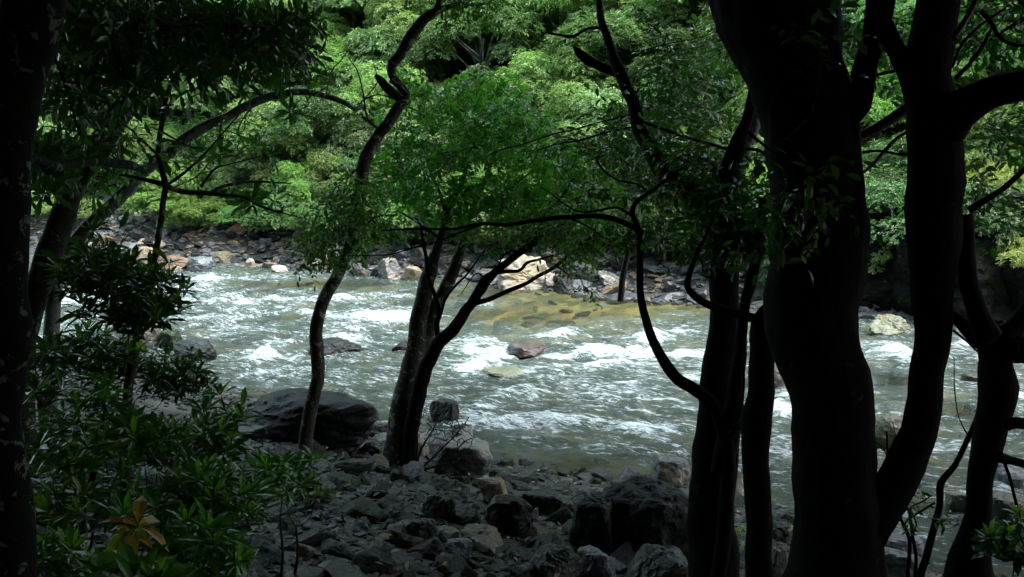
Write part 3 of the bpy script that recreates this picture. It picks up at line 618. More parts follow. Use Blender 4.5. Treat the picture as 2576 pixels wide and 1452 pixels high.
# ------------------------------------------------------------------ far forest
def tree_mesh(seed, spread=2.3, hh=2.0, lobes=26, per=95, L=.17, w=.30, kind='ros', lobr=(.55, .95)):
    g = np.random.default_rng(seed); b = MB(); tk = MB()
    th = g.random(lobes)*2*math.pi; el = np.arcsin(g.uniform(-.25, 1, lobes)); r = g.uniform(.55, 1., lobes)
    C = np.stack([np.cos(th)*np.cos(el)*spread*r, np.sin(th)*np.cos(el)*spread*r, np.sin(el)*hh*r], -1)
    R_ = g.uniform(lobr[0], lobr[1], lobes)
    tube(tk, [(0, 0, -4.5), (.1, .05, -2.5), (0, 0, -1.0), (.1, 0, .3)], [.17, .14, .11, .05], 7, .5, .1)
    for c in C[::2]:
        tube(tk, [(0, 0, -1.4+g.random()), c*.5+[0, 0, -.25], c*.9], [.06, .04, .015], 4, .5, 0)
    for c, q in zip(C, R_):
        n = int(per*(q/.75)**2); d = norm(g.normal(0, 1, (n*2, 3))); d = d[d[:, 2] > -.35][:n]; n = len(d)
        nz = .75+.5*vn(d[:, 0]*2+c[0]*3+20, d[:, 1]*2+c[1]*3+20, d[:, 2]*2+20)
        p = c+d*(q*nz*g.uniform(.75, 1.05, n))[:, None]*np.array([1, 1, .78])
        ax = norm(d*.8+np.array([0, 0, .8])+g.normal(0, .25, (n, 3)))
        rosettes(b, p, ax, L*g.uniform(.8, 1.2, n), 7, (.1, .8), w, 0, .2)
    return b, tk
FT = []
specs = [(1, 2.3, 1.9, 26, 110, .17, .30), (2, 2.0, 1.7, 22, 130, .14, .34), (3, 2.6, 1.8, 30, 100, .19, .26), (4, 2.1, 2.2, 26, 140, .13, .38), (5, 1.8, 1.5, 20, 110, .20, .26), (6, 2.4, 2.0, 30, 130, .12, .42)]
for s in specs:
    b, tk = tree_mesh(s[0], s[1], s[2], s[3], s[4], s[5], s[6]); FT.append((b.mesh('crown', LM['mid']), tk.mesh('trunk', BKG, True)))
def far_tree(x, y, z, sc, lm, lab, name='tree', cat='tree', k=None, group=None, flat=1.0):
    cm, tm = FT[k if k is not None else random.randrange(len(FT))]
    r = empty(name, (x, y, z), lab, cat, group)
    c = link('crown', cm, r); t = link('trunk', tm, r)
    ht = 3.6*sc if name == 'bush' else 3.6*sc*(.66 if sc < .9 else .9)
    for o in (c, t): o.location = (0, 0, ht); o.scale = (sc, sc, sc*flat)
    t.scale = (sc, sc, sc); c.rotation_euler = (random.uniform(-.15, .15), random.uniform(-.15, .15), random.uniform(0, 6.3))
    c.material_slots[0].link = 'OBJECT'; c.material_slots[0].material = LM[lm]
    return r
WORD = {'lime': 'light yellow green', 'sage': 'pale sage green', 'mid': 'mid green', 'deep': 'deep green', 'olive': 'olive', 'bright': 'bright fresh green', 'yellow': 'yellowish'}
AREA = [(150, 'upper left behind the dark overhanging leaves'), (520, 'above the arching trunk'), (850, 'left of the bent bare branch'), (1150, 'right of the bent bare branch'), (1400, 'left of the dark forked limb'), (1700, 'right of the dark forked limb'), (2200, 'seen between the two big trunks'), (2500, 'at the right behind the dark limb')]
def tone(px, py):
    if px > 2380: return random.choices(['yellow', 'sage', 'bright', 'mid'], [5, 2, 2, 2])[0] if py > 330 else random.choice(['bright', 'lime', 'mid'])
    if px > 2050: return random.choices(['bright', 'lime', 'mid', 'deep'], [4, 3, 2, 2])[0]
    if py < 170 and 700 < px < 1500: return random.choices(['lime', 'sage', 'mid', 'bright', 'deep'], [6, 6, 1, 2, .7])[0]
    if px < 700: return random.choices(['lime', 'bright', 'sage', 'olive', 'deep'], [4, 1.5, 3, 2, 1])[0]
    return random.choices(['sage', 'lime', 'mid', 'deep', 'olive', 'bright'], [4, 2.5, 3, 3, 1.5, 1.5])[0]
cnt = 0
rows = [(1.9, .42), (3.0, .5), (4.0, .55), (5.6, .72), (7.6, .85), (9.6, .95), (11.8, 1.0), (14.2, 1.05), (16.8, 1.1), (19.8, 1.15), (23, 1.2), (27, 1.3)]
for ri, (t, sc) in enumerate(rows):
    u = -62+random.random()*2
    while u < 16:
        u += 2.35*sc*random.uniform(.8, 1.2)
        uu = u; n, f = edges(uu); v = f+t+random.uniform(-.9, .9); x, y = xy(uu, v)
        g = ground_at(x, y); q = project(g+np.array([0, 0, 3.0*sc]))
        if t < 3.5 and q[0] < 720: continue
        if q[0] < -350 or q[0] > 2950 or q[1] < -330: continue
        tn = tone(q[0], q[1]); s2 = sc*random.uniform(.9, 1.3)
        ar = min(AREA, key=lambda a: abs(a[0]-q[0]))[1]
        hgt_w = ('at the shore' if ri < 4 else 'low on the slope' if ri < 6 else 'midway up the slope' if ri < 8 else 'high on the slope')
        small_ = ri < 2; lab = f"{WORD[tn]} {'bush' if small_ else 'tree'} {hgt_w}, {ar}"
        far_tree(x, y, g[2]-(.5 if small_ else .9)*sc, s2, tn, lab, 'shore_bush' if small_ else 'tree', 'bush' if small_ else 'tree', group=('bushes at the far shore: ' if small_ else 'trees on the far slope: ')+lab, flat=random.uniform(.85, 1.25)); cnt += 1
print('far trees', cnt)
n = 42000; uu = rng.uniform(-62, 16, n); tt = rng.uniform(3.4, 30, n)**1.0; f = edges(uu)[1]; x, y = xy(uu, f+tt); z = hgt(x, y)
ok = vn(uu*.5, tt*.6, 3) > .2; x, y, z = x[ok], y[ok], z[ok]; c = np.stack([x, y, z+.1+rng.random(len(x))**1.5*.9], -1)
b = MB(); rosettes(b, c, norm(rng.normal(0, .45, c.shape)+[0, -.4, 1.0]), .24, 6, (.1, .8), .34, 0, .2); tag(b.build('undergrowth', LM['mid']), 'green undergrowth covering the far slope between the trees', 'undergrowth', None, 'stuff')
# low bushes overhanging the far rubble
for px, py, r_, tn, lab in [(520, 545, .55, 'bright', 'lime green bush overhanging the far rubble slope'), (640, 560, .5, 'mid', 'green bush spilling over the far rubble right of the lime bush'), (400, 520, .55, 'lime', 'light bush above the far rubble behind the arching trunk'),
                        (760, 560, .7, 'mid', 'wide green bush over the big tan grey boulder'), (1530, 690, .32, 'bright', 'bright grassy bush at the far waterline'), (1300, 585, .42, 'bright', 'bright bush above the largest tan boulder'), (1230, 620, .35, 'mid', 'low bush left above the largest tan boulder'),
                        (950, 600, .5, 'olive', 'olive bush on the far shore right of the thin tree'), (1450, 600, .5, 'deep', 'deep green bush right above the largest tan boulder'), (1700, 600, .55, 'mid', 'green bush above the mossy brown ledge'), (1780, 540, .55, 'bright', 'sunlit fresh green bush right of the curved stem'),
                        (1080, 590, .45, 'deep', 'deep green bush behind the double trunk'), (860, 600, .45, 'deep', 'dark bush behind the thin tree'), (200, 540, .5, 'olive', 'olive bush at far left shore'), (60, 520, .6, 'lime', 'light bush at the far left shore edge'), (1620, 630, .4, 'deep', 'dark bush over the long brown ledge'), (1540, 600, .6, 'deep', 'deep green wide bush hiding the shore behind the Y shaped tree'), (1900, 580, .6, 'deep', 'deep green bush behind the widest trunk'),
                        (2270, 600, .34, 'deep', 'small deep green bush trailing down the rock face beside the second big trunk'), (2180, 640, .28, 'mid', 'little green bush growing on the rock face against the widest trunk'), (2480, 640, .32, 'deep', 'small deep green bush trailing down the rock face behind the forked stem'), (2550, 690, .3, 'deep', 'dark little bush low on the rock face at the right edge'), (2230, 560, .75, 'deep', 'deep green bush over the rock face between the two big trunks'), (2120, 600, .6, 'deep', 'deep green bush half behind the widest trunk'), (2470, 570, .75, 'deep', 'deep green bush over the rock face behind the forked stem'), (2340, 520, .7, 'deep', 'deep green bush behind the second big trunk'), (2580, 600, .7, 'olive', 'olive bush over the rock face at the right edge'), (480, 560, .42, 'bright', 'small bright bush among the upper rubble blocks'), (1160, 560, .5, 'mid', 'mid green bush behind the forks of the double trunk'), (1380, 560, .5, 'deep', 'deep green bush over the tall pale brown rock')]:
    X = W0(px, 690+(px-900)*.055); u, v = uv(X[0], X[1]); n, f = edges(u); v = f+3.4
    if 'rock face' in lab: v = f+1.6
    x, y = xy(u, v); d = (np.array([x, y, 0])-CP)@FWD; zc = P(px, py, d)[2]
    k = random.randrange(len(FT)); x = P(px, py, d)[0]
    o = far_tree(x, y, zc-3.6*r_, r_, tn, lab, 'bush', 'bush', k, flat=.8)

tick('-------- traced near')
# ------------------------------------------------------------------ traced near and middle trees
def path(pts, d0, d1=None):
    """points of the picture (x, y, width) to 3D at depths running from d0 to d1"""
    d1 = d0 if d1 is None else d1; n = len(pts); out = []; rad = []
    for i, (x, y, w) in enumerate(pts):
        d = d0+(d1-d0)*i/(n-1); out.append(P(x, y, d)); rad.append(w/2/F*d)
    return np.array(out), np.array(rad)
def to_ground(pts, rad, flare=1.25):
    """run the foot of a trunk on down to the ground in its own direction, mostly straight down"""
    p = pts[0]; t = norm(pts[0]-pts[1]); t = norm(t*.5+np.array([0, 0, -1.0])*.5); q = p.copy(); n = 0
    while q[2] > float(hgt(q[0], q[1]))-.15 and n < 200: q = q+t*.05; n += 1
    if n < 2: return pts, rad
    return np.vstack([[q], pts]), np.append([rad[0]*flare], rad)
def grow(mb, nodes, targets, r0=.006, r1=.0025, sides=4, sag=.04):
    """twigs from the nearest existing wood to each target"""
    nodes = [np.asarray(p) for p in nodes]; N = np.array(nodes); T = np.asarray(targets)
    dmin = np.array([np.min(((N-t)**2).sum(1)) for t in T]); order = np.argsort(dmin)
    out = []
    for i in order:
        t = T[i]; A = N; k = np.argmin(((A-t)**2).sum(1)); a = A[k]; L = np.linalg.norm(t-a)
        mid = (a+t)/2+rng.normal(0, .10*L, 3)+np.array([0, 0, -sag*L])
        rr = r0*min(1.6, max(.7, L*1.6))
        tube(mb, [a, mid, t], [rr, (rr+r1)/2, r1], sides, max(.05, L/5), 0)
        N = np.vstack([N, [mid], [t]]); out.append(norm(t-mid))
        T_ax[i] = norm(t-mid)
T_ax = {}
def blob(lst):
    """random points inside ellipsoids given as x, y, half width, half height (picture), depth, half depth (m), count"""
    out = []
    for x, y, rx, ry, d, dd, n in lst:
        q = norm(rng.normal(0, 1, (n, 3)))*(rng.random((n, 1))**(1/2.4))
        for a in q: out.append(P(x+a[0]*rx, y+a[1]*ry, max(.8, d+a[2]*dd)))
    return np.array(out)
def tree(label, trunk, limbs=(), blobs=None, lm='mids', bark=BKM, leafL=.08, per=6, w=.34, name='tree', foot=True, sides=18, mode='spray', twig=.006, extra_crown=None, detail=1, bump=.10, group=None, cat='tree', droop=.2, spn=7, bf=6.0):
    """trunk and limbs: (points, near depth, far depth); blobs: where the leaves are"""
    pts, rad = path(*trunk)
    if foot: pts, rad = to_ground(pts, rad)
    base = pts[0].copy(); root = empty(name, base, label, cat, group)
    b = MB(); c, r = tube(b, pts, rad, sides, .05, bump, bf, seed=len(label)); b.build('trunk', bark, root, True, base)
    nodes = list(c[len(c)//3::3])
    for k, l in enumerate(limbs):
        lp, lr = path(*l[:3]); b = MB(); c, r = tube(b, lp, lr, 10, .05, bump, bf, seed=k); b.build('branch', bark, root, True, base); nodes += list(c[::3])
    if blobs:
        tg = blob(blobs); tb = MB(); T_ax.clear(); grow(tb, nodes, tg, twig, twig*.35)
        ax = np.array([T_ax[i] for i in range(len(tg))])
        lb = tb
        if mode == 'ros':
            rosettes(lb, tg, norm(ax+np.array([0, 0, .5])), leafL, per, (.15, .9), w, detail, droop, m=1)
        else:   # short leafy sprays: leaves on both sides of little twigs
            n = len(tg); k = spn
            dd = norm(ax+rng.normal(0, .5, (n, 3))*np.array([1, 1, .5])); tt = np.tile(np.linspace(0, 1, k), n)[:, None]
            pos = np.repeat(tg, k, 0)+np.repeat(dd, k, 0)*tt*leafL*2.6+rng.normal(0, leafL*.12, (n*k, 3))
            upn = norm(np.repeat(rng.normal(0, .45, (n, 3)), k, 0)+np.array([0, 0, 1.0])); sd_ = norm(np.cross(np.repeat(dd, k, 0), upn))*np.tile(np.where(np.arange(k) % 2, 1, -1), n)[:, None]
            dr = norm(sd_*.9+np.repeat(dd, k, 0)*.7+rng.normal(0, .25, (n*k, 3))+np.array([0, 0, -.2]))
            leaves(lb, pos, dr, norm(upn+rng.normal(0, .3, (n*k, 3))), leafL*rng.uniform(.6, 1.2, n*k), w, droop, .25, detail, 1)
        lb.build('crown', [BKT, LM[lm]], root, False, base)
    if extra_crown:
        for (x, y, z, sx, sz) in extra_crown:
            o = link('crown', OVER[random.randrange(3)], root); o.location = (x-base[0], y-base[1], z-base[2]); o.scale = (sx, sx, sz); o.rotation_euler = (0, 0, random.uniform(0, 6.3))
    return root
# unseen overhead crowns, packed dense to block the sky, shared by the trees whose tops are above the picture
OVER = []
for s in range(3):
    g = np.random.default_rng(900+s); b = MB(); n = 7500
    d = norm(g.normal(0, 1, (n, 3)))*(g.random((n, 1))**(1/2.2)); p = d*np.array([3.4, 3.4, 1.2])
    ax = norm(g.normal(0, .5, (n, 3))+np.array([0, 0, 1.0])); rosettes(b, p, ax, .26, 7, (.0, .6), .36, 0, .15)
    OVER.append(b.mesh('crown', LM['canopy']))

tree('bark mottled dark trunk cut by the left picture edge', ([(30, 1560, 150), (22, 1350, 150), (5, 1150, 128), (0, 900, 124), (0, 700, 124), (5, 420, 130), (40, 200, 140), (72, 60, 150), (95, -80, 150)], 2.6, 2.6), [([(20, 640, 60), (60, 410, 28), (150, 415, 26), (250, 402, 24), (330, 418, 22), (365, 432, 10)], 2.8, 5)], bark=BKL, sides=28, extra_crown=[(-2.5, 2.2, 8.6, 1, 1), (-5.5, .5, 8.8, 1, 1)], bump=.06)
tree('pale lichen mottled trunk leaning right at the left', ([(55, 900, 72), (66, 830, 66), (95, 700, 64), (140, 590, 60), (180, 480, 58), (235, 400, 62), (280, 325, 60), (320, 265, 58), (390, 190, 50), (440, 100, 44), (480, -60, 40)], 6.2, 6.2), [([(330, 258, 26), (290, 160, 20), (270, 60, 16), (260, -60, 12)], 6.2, 5.8), ([(420, 150, 26), (520, 60, 20), (600, -40, 14)], 6.1, 5.6)],
     [(260, 110, 130, 130, 5.6, 1.0, 110), (440, 80, 150, 100, 5.6, 1.0, 90), (200, 330, 140, 110, 6, .8, 50), (620, 80, 110, 80, 5.6, .8, 40)], 'near', BKM, .12, w=.28, twig=.006, extra_crown=[(-3.2, 6.0, 9.2, 1, 1)])
tree('long trunk rising from the left and arching over the far trees', ([(122, 1010, 42.1), (128, 920, 39.0), (128, 800, 37.4), (140, 710, 37.4), (170, 640, 35.9), (220, 575, 35.9), (300, 500, 34.3), (380, 412, 31.2), (430, 375, 28.1), (500, 333, 26.5), (583, 287, 23.4), (667, 247, 20.3), (767, 232, 17.2), (859, 255, 14.0), (893, 274, 11.7), (912, 268, 13.3), (920, 274, 6.2)], 9, 10),
     [([(914, 272, 6), (924, 290, 6), (928, 312, 3)], 10), ([(905, 262, 4), (925, 240, 4), (950, 205, 3), (940, 160, 2)], 10), ([(640, 258, 5), (600, 330, 4), (640, 400, 3)], 9.8), ([(560, 300, 6), (540, 380, 5), (500, 440, 4), (440, 470, 3)], 9.6), ([(820, 238, 4), (835, 180, 4), (860, 150, 3), (880, 120, 2)], 10), ([(835, 178, 3), (810, 150, 2), (790, 130, 2)], 10)],
     [(560, 330, 160, 60, 9.8, .8, 60), (450, 420, 130, 60, 9.5, .8, 60), (250, 470, 120, 70, 9, .8, 60)], 'mids', BKG, .09, w=.26, twig=.005, spn=5)
tree('slim dark sapling with lichen forking before the far trees', ([(318, 1080, 26), (318, 1000, 24), (335, 910, 23), (347, 844, 22), (350, 800, 20), (363, 734, 19), (383, 684, 18), (400, 600, 16), (413, 500, 15), (417, 462, 16), (400, 383, 14), (407, 317, 13), (423, 233, 12), (447, 183, 10), (500, 130, 9), (567, 88, 7), (600, 60, 5)], 6.6, 6.2),
     [([(417, 465, 15), (380, 455, 12), (340, 445, 9), (300, 440, 6)], 6.5), ([(417, 468, 15), (460, 483, 14), (520, 487, 12), (567, 493, 10), (617, 498, 8), (650, 517, 7), (690, 530, 5), (747, 545, 3)], 6.5, 6.8), ([(530, 486, 10), (560, 470, 9), (600, 460, 8), (640, 457, 6), (733, 462, 3)], 6.6, 6.9),
      ([(425, 462, 9), (450, 445, 8), (483, 420, 7), (520, 384, 6), (567, 327, 4), (600, 290, 3)], 6.5, 6.2), ([(505, 470, 8), (540, 427, 6), (583, 413, 4), (650, 395, 3), (700, 380, 2)], 6.5, 6.7), ([(405, 330, 6), (440, 350, 4), (480, 370, 3), (540, 372, 2)], 6.4), ([(445, 182, 8), (520, 175, 7), (600, 195, 6), (680, 212, 5), (760, 205, 3)], 6.2, 6.0), ([(398, 390, 7), (350, 350, 5), (310, 345, 4), (250, 320, 3)], 6.4), ([(640, 457, 4), (660, 490, 3), (700, 510, 2)], 6.7)],
     [(600, 90, 170, 80, 5.9, .7, 80), (710, 120, 80, 70, 5.9, .5, 34), (520, 150, 110, 40, 6, .5, 30), (640, 500, 110, 25, 6.8, .4, 8), (600, 380, 110, 40, 6.6, .5, 8), (730, 300, 25, 25, 6.0, .2, 3)], 'near', BKM, .13, w=.26, mode='ros', twig=.005)
tree('short pale mottled stem standing in the lower left shrubs', ([(185, 1430, 26), (188, 1380, 24), (192, 1318, 22), (215, 1262, 20), (235, 1190, 16), (250, 1120, 12), (262, 1040, 8)], 4.9, 5.1), [], [(260, 1010, 60, 50, 5.1, .3, 20)], 'shrub', BKM, .11, mode='ros', twig=.004, w=.25)
tree('thin tree with an S-bent trunk and a hooked top', ([(783, 1345, 38), (768, 1268, 36), (768, 1135, 35), (778, 1040, 35), (797, 950, 34), (797, 867, 34), (800, 801, 33), (813, 757, 32), (843, 711, 31), (862, 660, 31), (884, 600, 31), (903, 510, 32), (916, 417, 34), (950, 345, 30.2), (986, 293, 30.2), (1008, 252, 30.2), (1015, 235, 25.2), (1000, 212, 21.8), (985, 190, 21.8), (985, 160, 23.5), (1004, 140, 25.2), (1036, 90, 28.6), (1066, 50, 26.9), (1099, 28, 20.2), (1136, 14, 13.4), (1175, -6, 10.1), (1230, -50, 7.6)], 9.4, 9.4),
     [([(1008, 250, 22), (978, 227, 24), (960, 205, 20), (946, 190, 12)], 9.3), ([(990, 168, 14), (981, 156, 13), (978, 152, 6)], 9.35), ([(1096, 30, 18), (1106, 5, 14), (1112, -40, 12)], 9.4), ([(1022, 238, 12), (1003, 217, 12), (982, 204, 12)], 9.25), ([(905, 500, 8), (870, 520, 6), (830, 560, 4)], 9.2), ([(915, 420, 8), (880, 440, 6), (860, 500, 4)], 9.2), ([(893, 560, 8), (950, 545, 6), (1000, 540, 4)], 9.2), ([(960, 330, 7), (925, 300, 5), (915, 240, 4), (900, 180, 3), (880, 150, 2)], 9.4), ([(915, 250, 4), (950, 238, 4), (985, 245, 4)], 9.4)],
     [(850, 570, 90, 90, 9.1, .6, 150), (800, 650, 45, 35, 9, .3, 30), (960, 560, 70, 60, 9, .5, 60), (1190, 10, 90, 40, 9.2, .6, 70), (900, 480, 60, 40, 9.2, .4, 50), (800, 180, 60, 40, 9.4, .5, 18)], 'mids', BKM, .075, w=.38, twig=.004, bump=.09, extra_crown=[(-2, 10.5, 10.2, .9, .9)])
tree('tree with two mottled trunks joined at the foot', ([(998, 1235, 110), (1003, 1190, 92), (1008, 1120, 80), (1018, 1040, 74), (1030, 960, 60), (1042, 880, 50), (1052, 805, 46), (1068, 745, 42), (1080, 690, 38), (1096, 640, 28), (1112, 590, 21), (1130, 520, 18), (1158, 465, 13), (1175, 420, 9), (1200, 330, 6)], 12.2, 12.2),
     [([(1020, 1020, 50), (1042, 930, 44), (1060, 870, 44), (1080, 815, 42), (1098, 765, 38), (1127, 717, 32), (1149, 650, 28), (1166, 600, 22), (1178, 555, 16), (1195, 510, 12), (1230, 430, 8), (1260, 350, 5)], 12.25, 12.4), ([(1122, 540, 10), (1105, 480, 8), (1080, 420, 6), (1050, 350, 4)], 12.2), ([(1178, 555, 10), (1220, 520, 8), (1290, 470, 6), (1350, 420, 4)], 12.4), ([(1108, 600, 8), (1050, 560, 6), (1000, 530, 4)], 12.1)],
     [(1080, 300, 150, 60, 12.2, 1.3, 110), (1040, 400, 130, 50, 12.0, 1.2, 110), (1210, 240, 130, 55, 12.4, 1.3, 120), (1290, 320, 130, 50, 12.2, 1.2, 120), (1380, 400, 140, 50, 12.4, 1.2, 130), (1180, 390, 150, 45, 12.2, 1.2, 120), (1180, 480, 200, 45, 12.2, 1.2, 170), (1000, 480, 90, 60, 12.2, .9, 70), (1450, 480, 130, 50, 12.4, 1.1, 110), (1040, 220, 60, 40, 12.2, .6, 30), (1130, 550, 90, 30, 12.2, .8, 40), (1300, 530, 130, 40, 12.2, .9, 90)], 'mids', BKM, .112, w=.34, twig=.006, mode='ros', per=7, bump=.10, droop=.25)
tree('dark slender tree forking in a Y beside the double trunk', ([(1030, 1120, 34), (1042, 1040, 36), (1056, 985, 36), (1074, 930, 36), (1090, 893, 36), (1106, 861, 35), (1136, 831, 32), (1166, 786, 28), (1186, 761, 25), (1222, 711, 22), (1249, 684, 20), (1292, 651, 19), (1342, 611, 16), (1359, 577, 13), (1379, 534, 10), (1412, 500, 8), (1440, 450, 5)], 12.0, 11.2),
     [([(1190, 764, 14), (1236, 751, 13), (1282, 731, 12), (1326, 711, 10), (1376, 684, 10), (1406, 664, 9), (1442, 631, 7), (1495, 592, 5), (1560, 560, 3)], 11.6, 11.2), ([(1182, 760, 14), (1199, 731, 13), (1219, 697, 13), (1259, 684, 11), (1306, 680, 9), (1326, 661, 8), (1352, 654, 6), (1392, 642, 5)], 11.6, 11.3), ([(1104, 862, 16), (1099, 817, 14), (1106, 784, 13), (1092, 737, 12), (1079, 701, 12), (1072, 644, 10), (1066, 617, 9), (1059, 567, 6)], 11.9), ([(1106, 800, 8), (1116, 767, 8), (1126, 744, 7), (1152, 714, 6), (1179, 684, 5), (1206, 647, 4), (1229, 617, 3)], 11.9, 11.7), ([(1079, 650, 5), (1100, 620, 4), (1110, 580, 3)], 11.9), ([(1250, 684, 5), (1262, 650, 4), (1290, 630, 3), (1330, 640, 2)], 11.5), ([(1400, 668, 6), (1430, 690, 4), (1460, 700, 3), (1473, 745, 2)], 11.2), ([(1350, 600, 7), (1400, 570, 5), (1460, 560, 3)], 11.3), ([(1219, 697, 5), (1195, 690, 3), (1160, 740, 2)], 11.6)],
     [(1430, 640, 70, 50, 11.2, .5, 60), (1460, 560, 120, 60, 11.2, .7, 130), (1340, 560, 90, 50, 11.4, .7, 90), (1530, 520, 90, 60, 11.2, .7, 110), (1470, 705, 25, 25, 11.2, .2, 8), (1220, 590, 80, 50, 11.6, .5, 50)], 'mids', BK, .085, w=.34, twig=.004, bump=.08)
tree('thin curved grey stem sweeping up from the twin trunk', ([(1800, 1480, 40), (1815, 1400, 40), (1826, 1300, 38), (1832, 1200, 36), (1832, 1120, 35), (1815, 1050, 34), (1790, 1012, 33), (1740, 972, 32), (1713, 955, 31), (1686, 922, 30), (1653, 867, 26), (1623, 801, 22), (1609, 734, 19), (1608, 651, 17), (1606, 584, 17), (1594, 551, 14), (1591, 524, 13), (1609, 501, 11), (1635, 484, 9), (1680, 450, 7), (1720, 420, 5)], 5.3, 5.3),
     [([(1604, 582, 17), (1594, 572, 16), (1556, 554, 15), (1509, 544, 14), (1426, 547, 12), (1359, 554, 11), (1276, 567, 9), (1209, 564, 8), (1142, 576, 7), (1032, 576, 5), (960, 580, 3)], 5.3, 5.8), ([(1212, 565, 6), (1142, 591, 5), (1086, 612, 4), (1026, 627, 4), (976, 641, 3), (879, 644, 2)], 5.6, 5.9), ([(1590, 545, 7), (1576, 534, 7), (1549, 522, 6), (1469, 534, 5), (1426, 517, 4), (1390, 490, 3), (1360, 470, 2)], 5.3, 5.6), ([(1430, 548, 5), (1480, 570, 4), (1520, 600, 3)], 5.5), ([(1500, 400, 4), (1520, 430, 5), (1560, 455, 5), (1600, 462, 5), (1625, 478, 6)], 5.4)],
     [(1560, 490, 130, 60, 5.5, .3, 24), (1640, 600, 50, 40, 5.3, .3, 10)], 'near', BK, .07, w=.36, twig=.003, spn=5)
tree('dark curved limb with a broken side stub', ([(1900, 640, 60), (1845, 565, 60), (1800, 523, 56), (1750, 492, 52), (1700, 462, 52), (1666, 433, 50), (1639, 383, 44), (1612, 333, 38), (1593, 267, 34), (1572, 207, 30), (1546, 150, 25), (1529, 100, 22), (1512, 50, 18), (1507, 0, 16), (1500, -60, 14)], 5.4, 7),
     [([(1556, 185, 24), (1535, 178, 24), (1509, 167, 22), (1476, 150, 24), (1456, 133, 20), (1442, 117, 5)], 6.8), ([(1516, 72, 10), (1500, 70, 8), (1476, 73, 7), (1442, 92, 9), (1409, 88, 7), (1379, 83, 6)], 6.9), ([(1616, 307, 8), (1659, 323, 7), (1718, 344, 7), (1785, 363, 8), (1835, 377, 7), (1901, 377, 8), (1945, 400, 9)], 6.2, 5.4), ([(1590, 320, 6), (1526, 333, 5), (1459, 353, 5), (1400, 362, 4), (1350, 380, 3)], 6.5, 7), ([(1585, 290, 5), (1500, 310, 4), (1442, 327, 4), (1392, 337, 4), (1326, 360, 3), (1259, 377, 3), (1226, 393, 2)], 6.6, 7.2), ([(1538, 120, 5), (1600, 130, 3), (1680, 110, 3), (1760, 95, 2), (1820, 70, 2)], 6.8)],
     [(1660, 270, 110, 70, 6.6, .7, 45), (1540, 350, 130, 60, 6.8, .6, 50), (1740, 400, 110, 70, 6, .6, 90), (1680, 150, 110, 90, 6.8, .6, 40), (1420, 370, 110, 50, 7, .5, 30), (1800, 470, 110, 70, 5.8, .5, 110)], 'near', BK, .075, w=.36, foot=False, twig=.004, bump=.14, spn=6)
tree('twin trunk with knobbly bark left of the widest trunk', ([(1800, 1560, 130), (1795, 1400, 120), (1790, 1300, 112), (1790, 1170, 98), (1800, 1040, 92), (1810, 960, 86), (1822, 820, 74), (1826, 700, 70), (1828, 600, 64), (1830, 480, 58), (1850, 380, 46), (1880, 300, 30), (1900, 200, 24)], 5.5, 5.6),
     [([(1815, 1190, 56), (1830, 1100, 58), (1842, 1020, 46), (1852, 930, 36), (1866, 850, 28), (1878, 770, 26), (1895, 700, 26), (1912, 600, 24), (1920, 500, 20)], 5.35, 5.3), ([(1822, 1290, 36), (1834, 1210, 36), (1842, 1140, 30), (1850, 1080, 20)], 5.7), ([(1838, 1100, 12), (1862, 1040, 7), (1872, 960, 6), (1868, 900, 5), (1880, 860, 3)], 5.2), ([(1795, 700, 6), (1760, 690, 4), (1790, 678, 4), (1860, 645, 3)], 5.4)],
     [(1860, 560, 110, 80, 5.6, .4, 120), (1800, 620, 90, 50, 5.5, .4, 50)], 'near', BK, .08, w=.38, sides=26, bump=.09, extra_crown=[(2.4, 5.8, 8.9, .9, 1), (.5, 4.2, 9.4, .9, .9)], spn=6)
tree('straight dark trunk with a swollen top left of the widest trunk', ([(1904, 1580, 76), (1906, 1400, 68), (1906, 1300, 67), (1904, 1170, 68), (1908, 1100, 72), (1905, 1060, 78), (1912, 1000, 66), (1916, 900, 62), (1914, 850, 58), (1918, 800, 46), (1936, 770, 30), (1950, 740, 30)], 5.0, 5.0),
     [([(1910, 806, 26), (1894, 800, 24), (1835, 783, 22), (1785, 767, 20), (1751, 747, 19), (1732, 724, 17), (1735, 697, 15), (1748, 657, 13), (1755, 634, 12), (1768, 611, 9), (1785, 571, 7), (1796, 545, 5), (1820, 500, 4)], 5.0, 5.1), ([(1892, 1080, 40), (1865, 1068, 30), (1845, 1062, 26)], 5.1, 5.3)], None, bark=BK, sides=24, bump=.07)
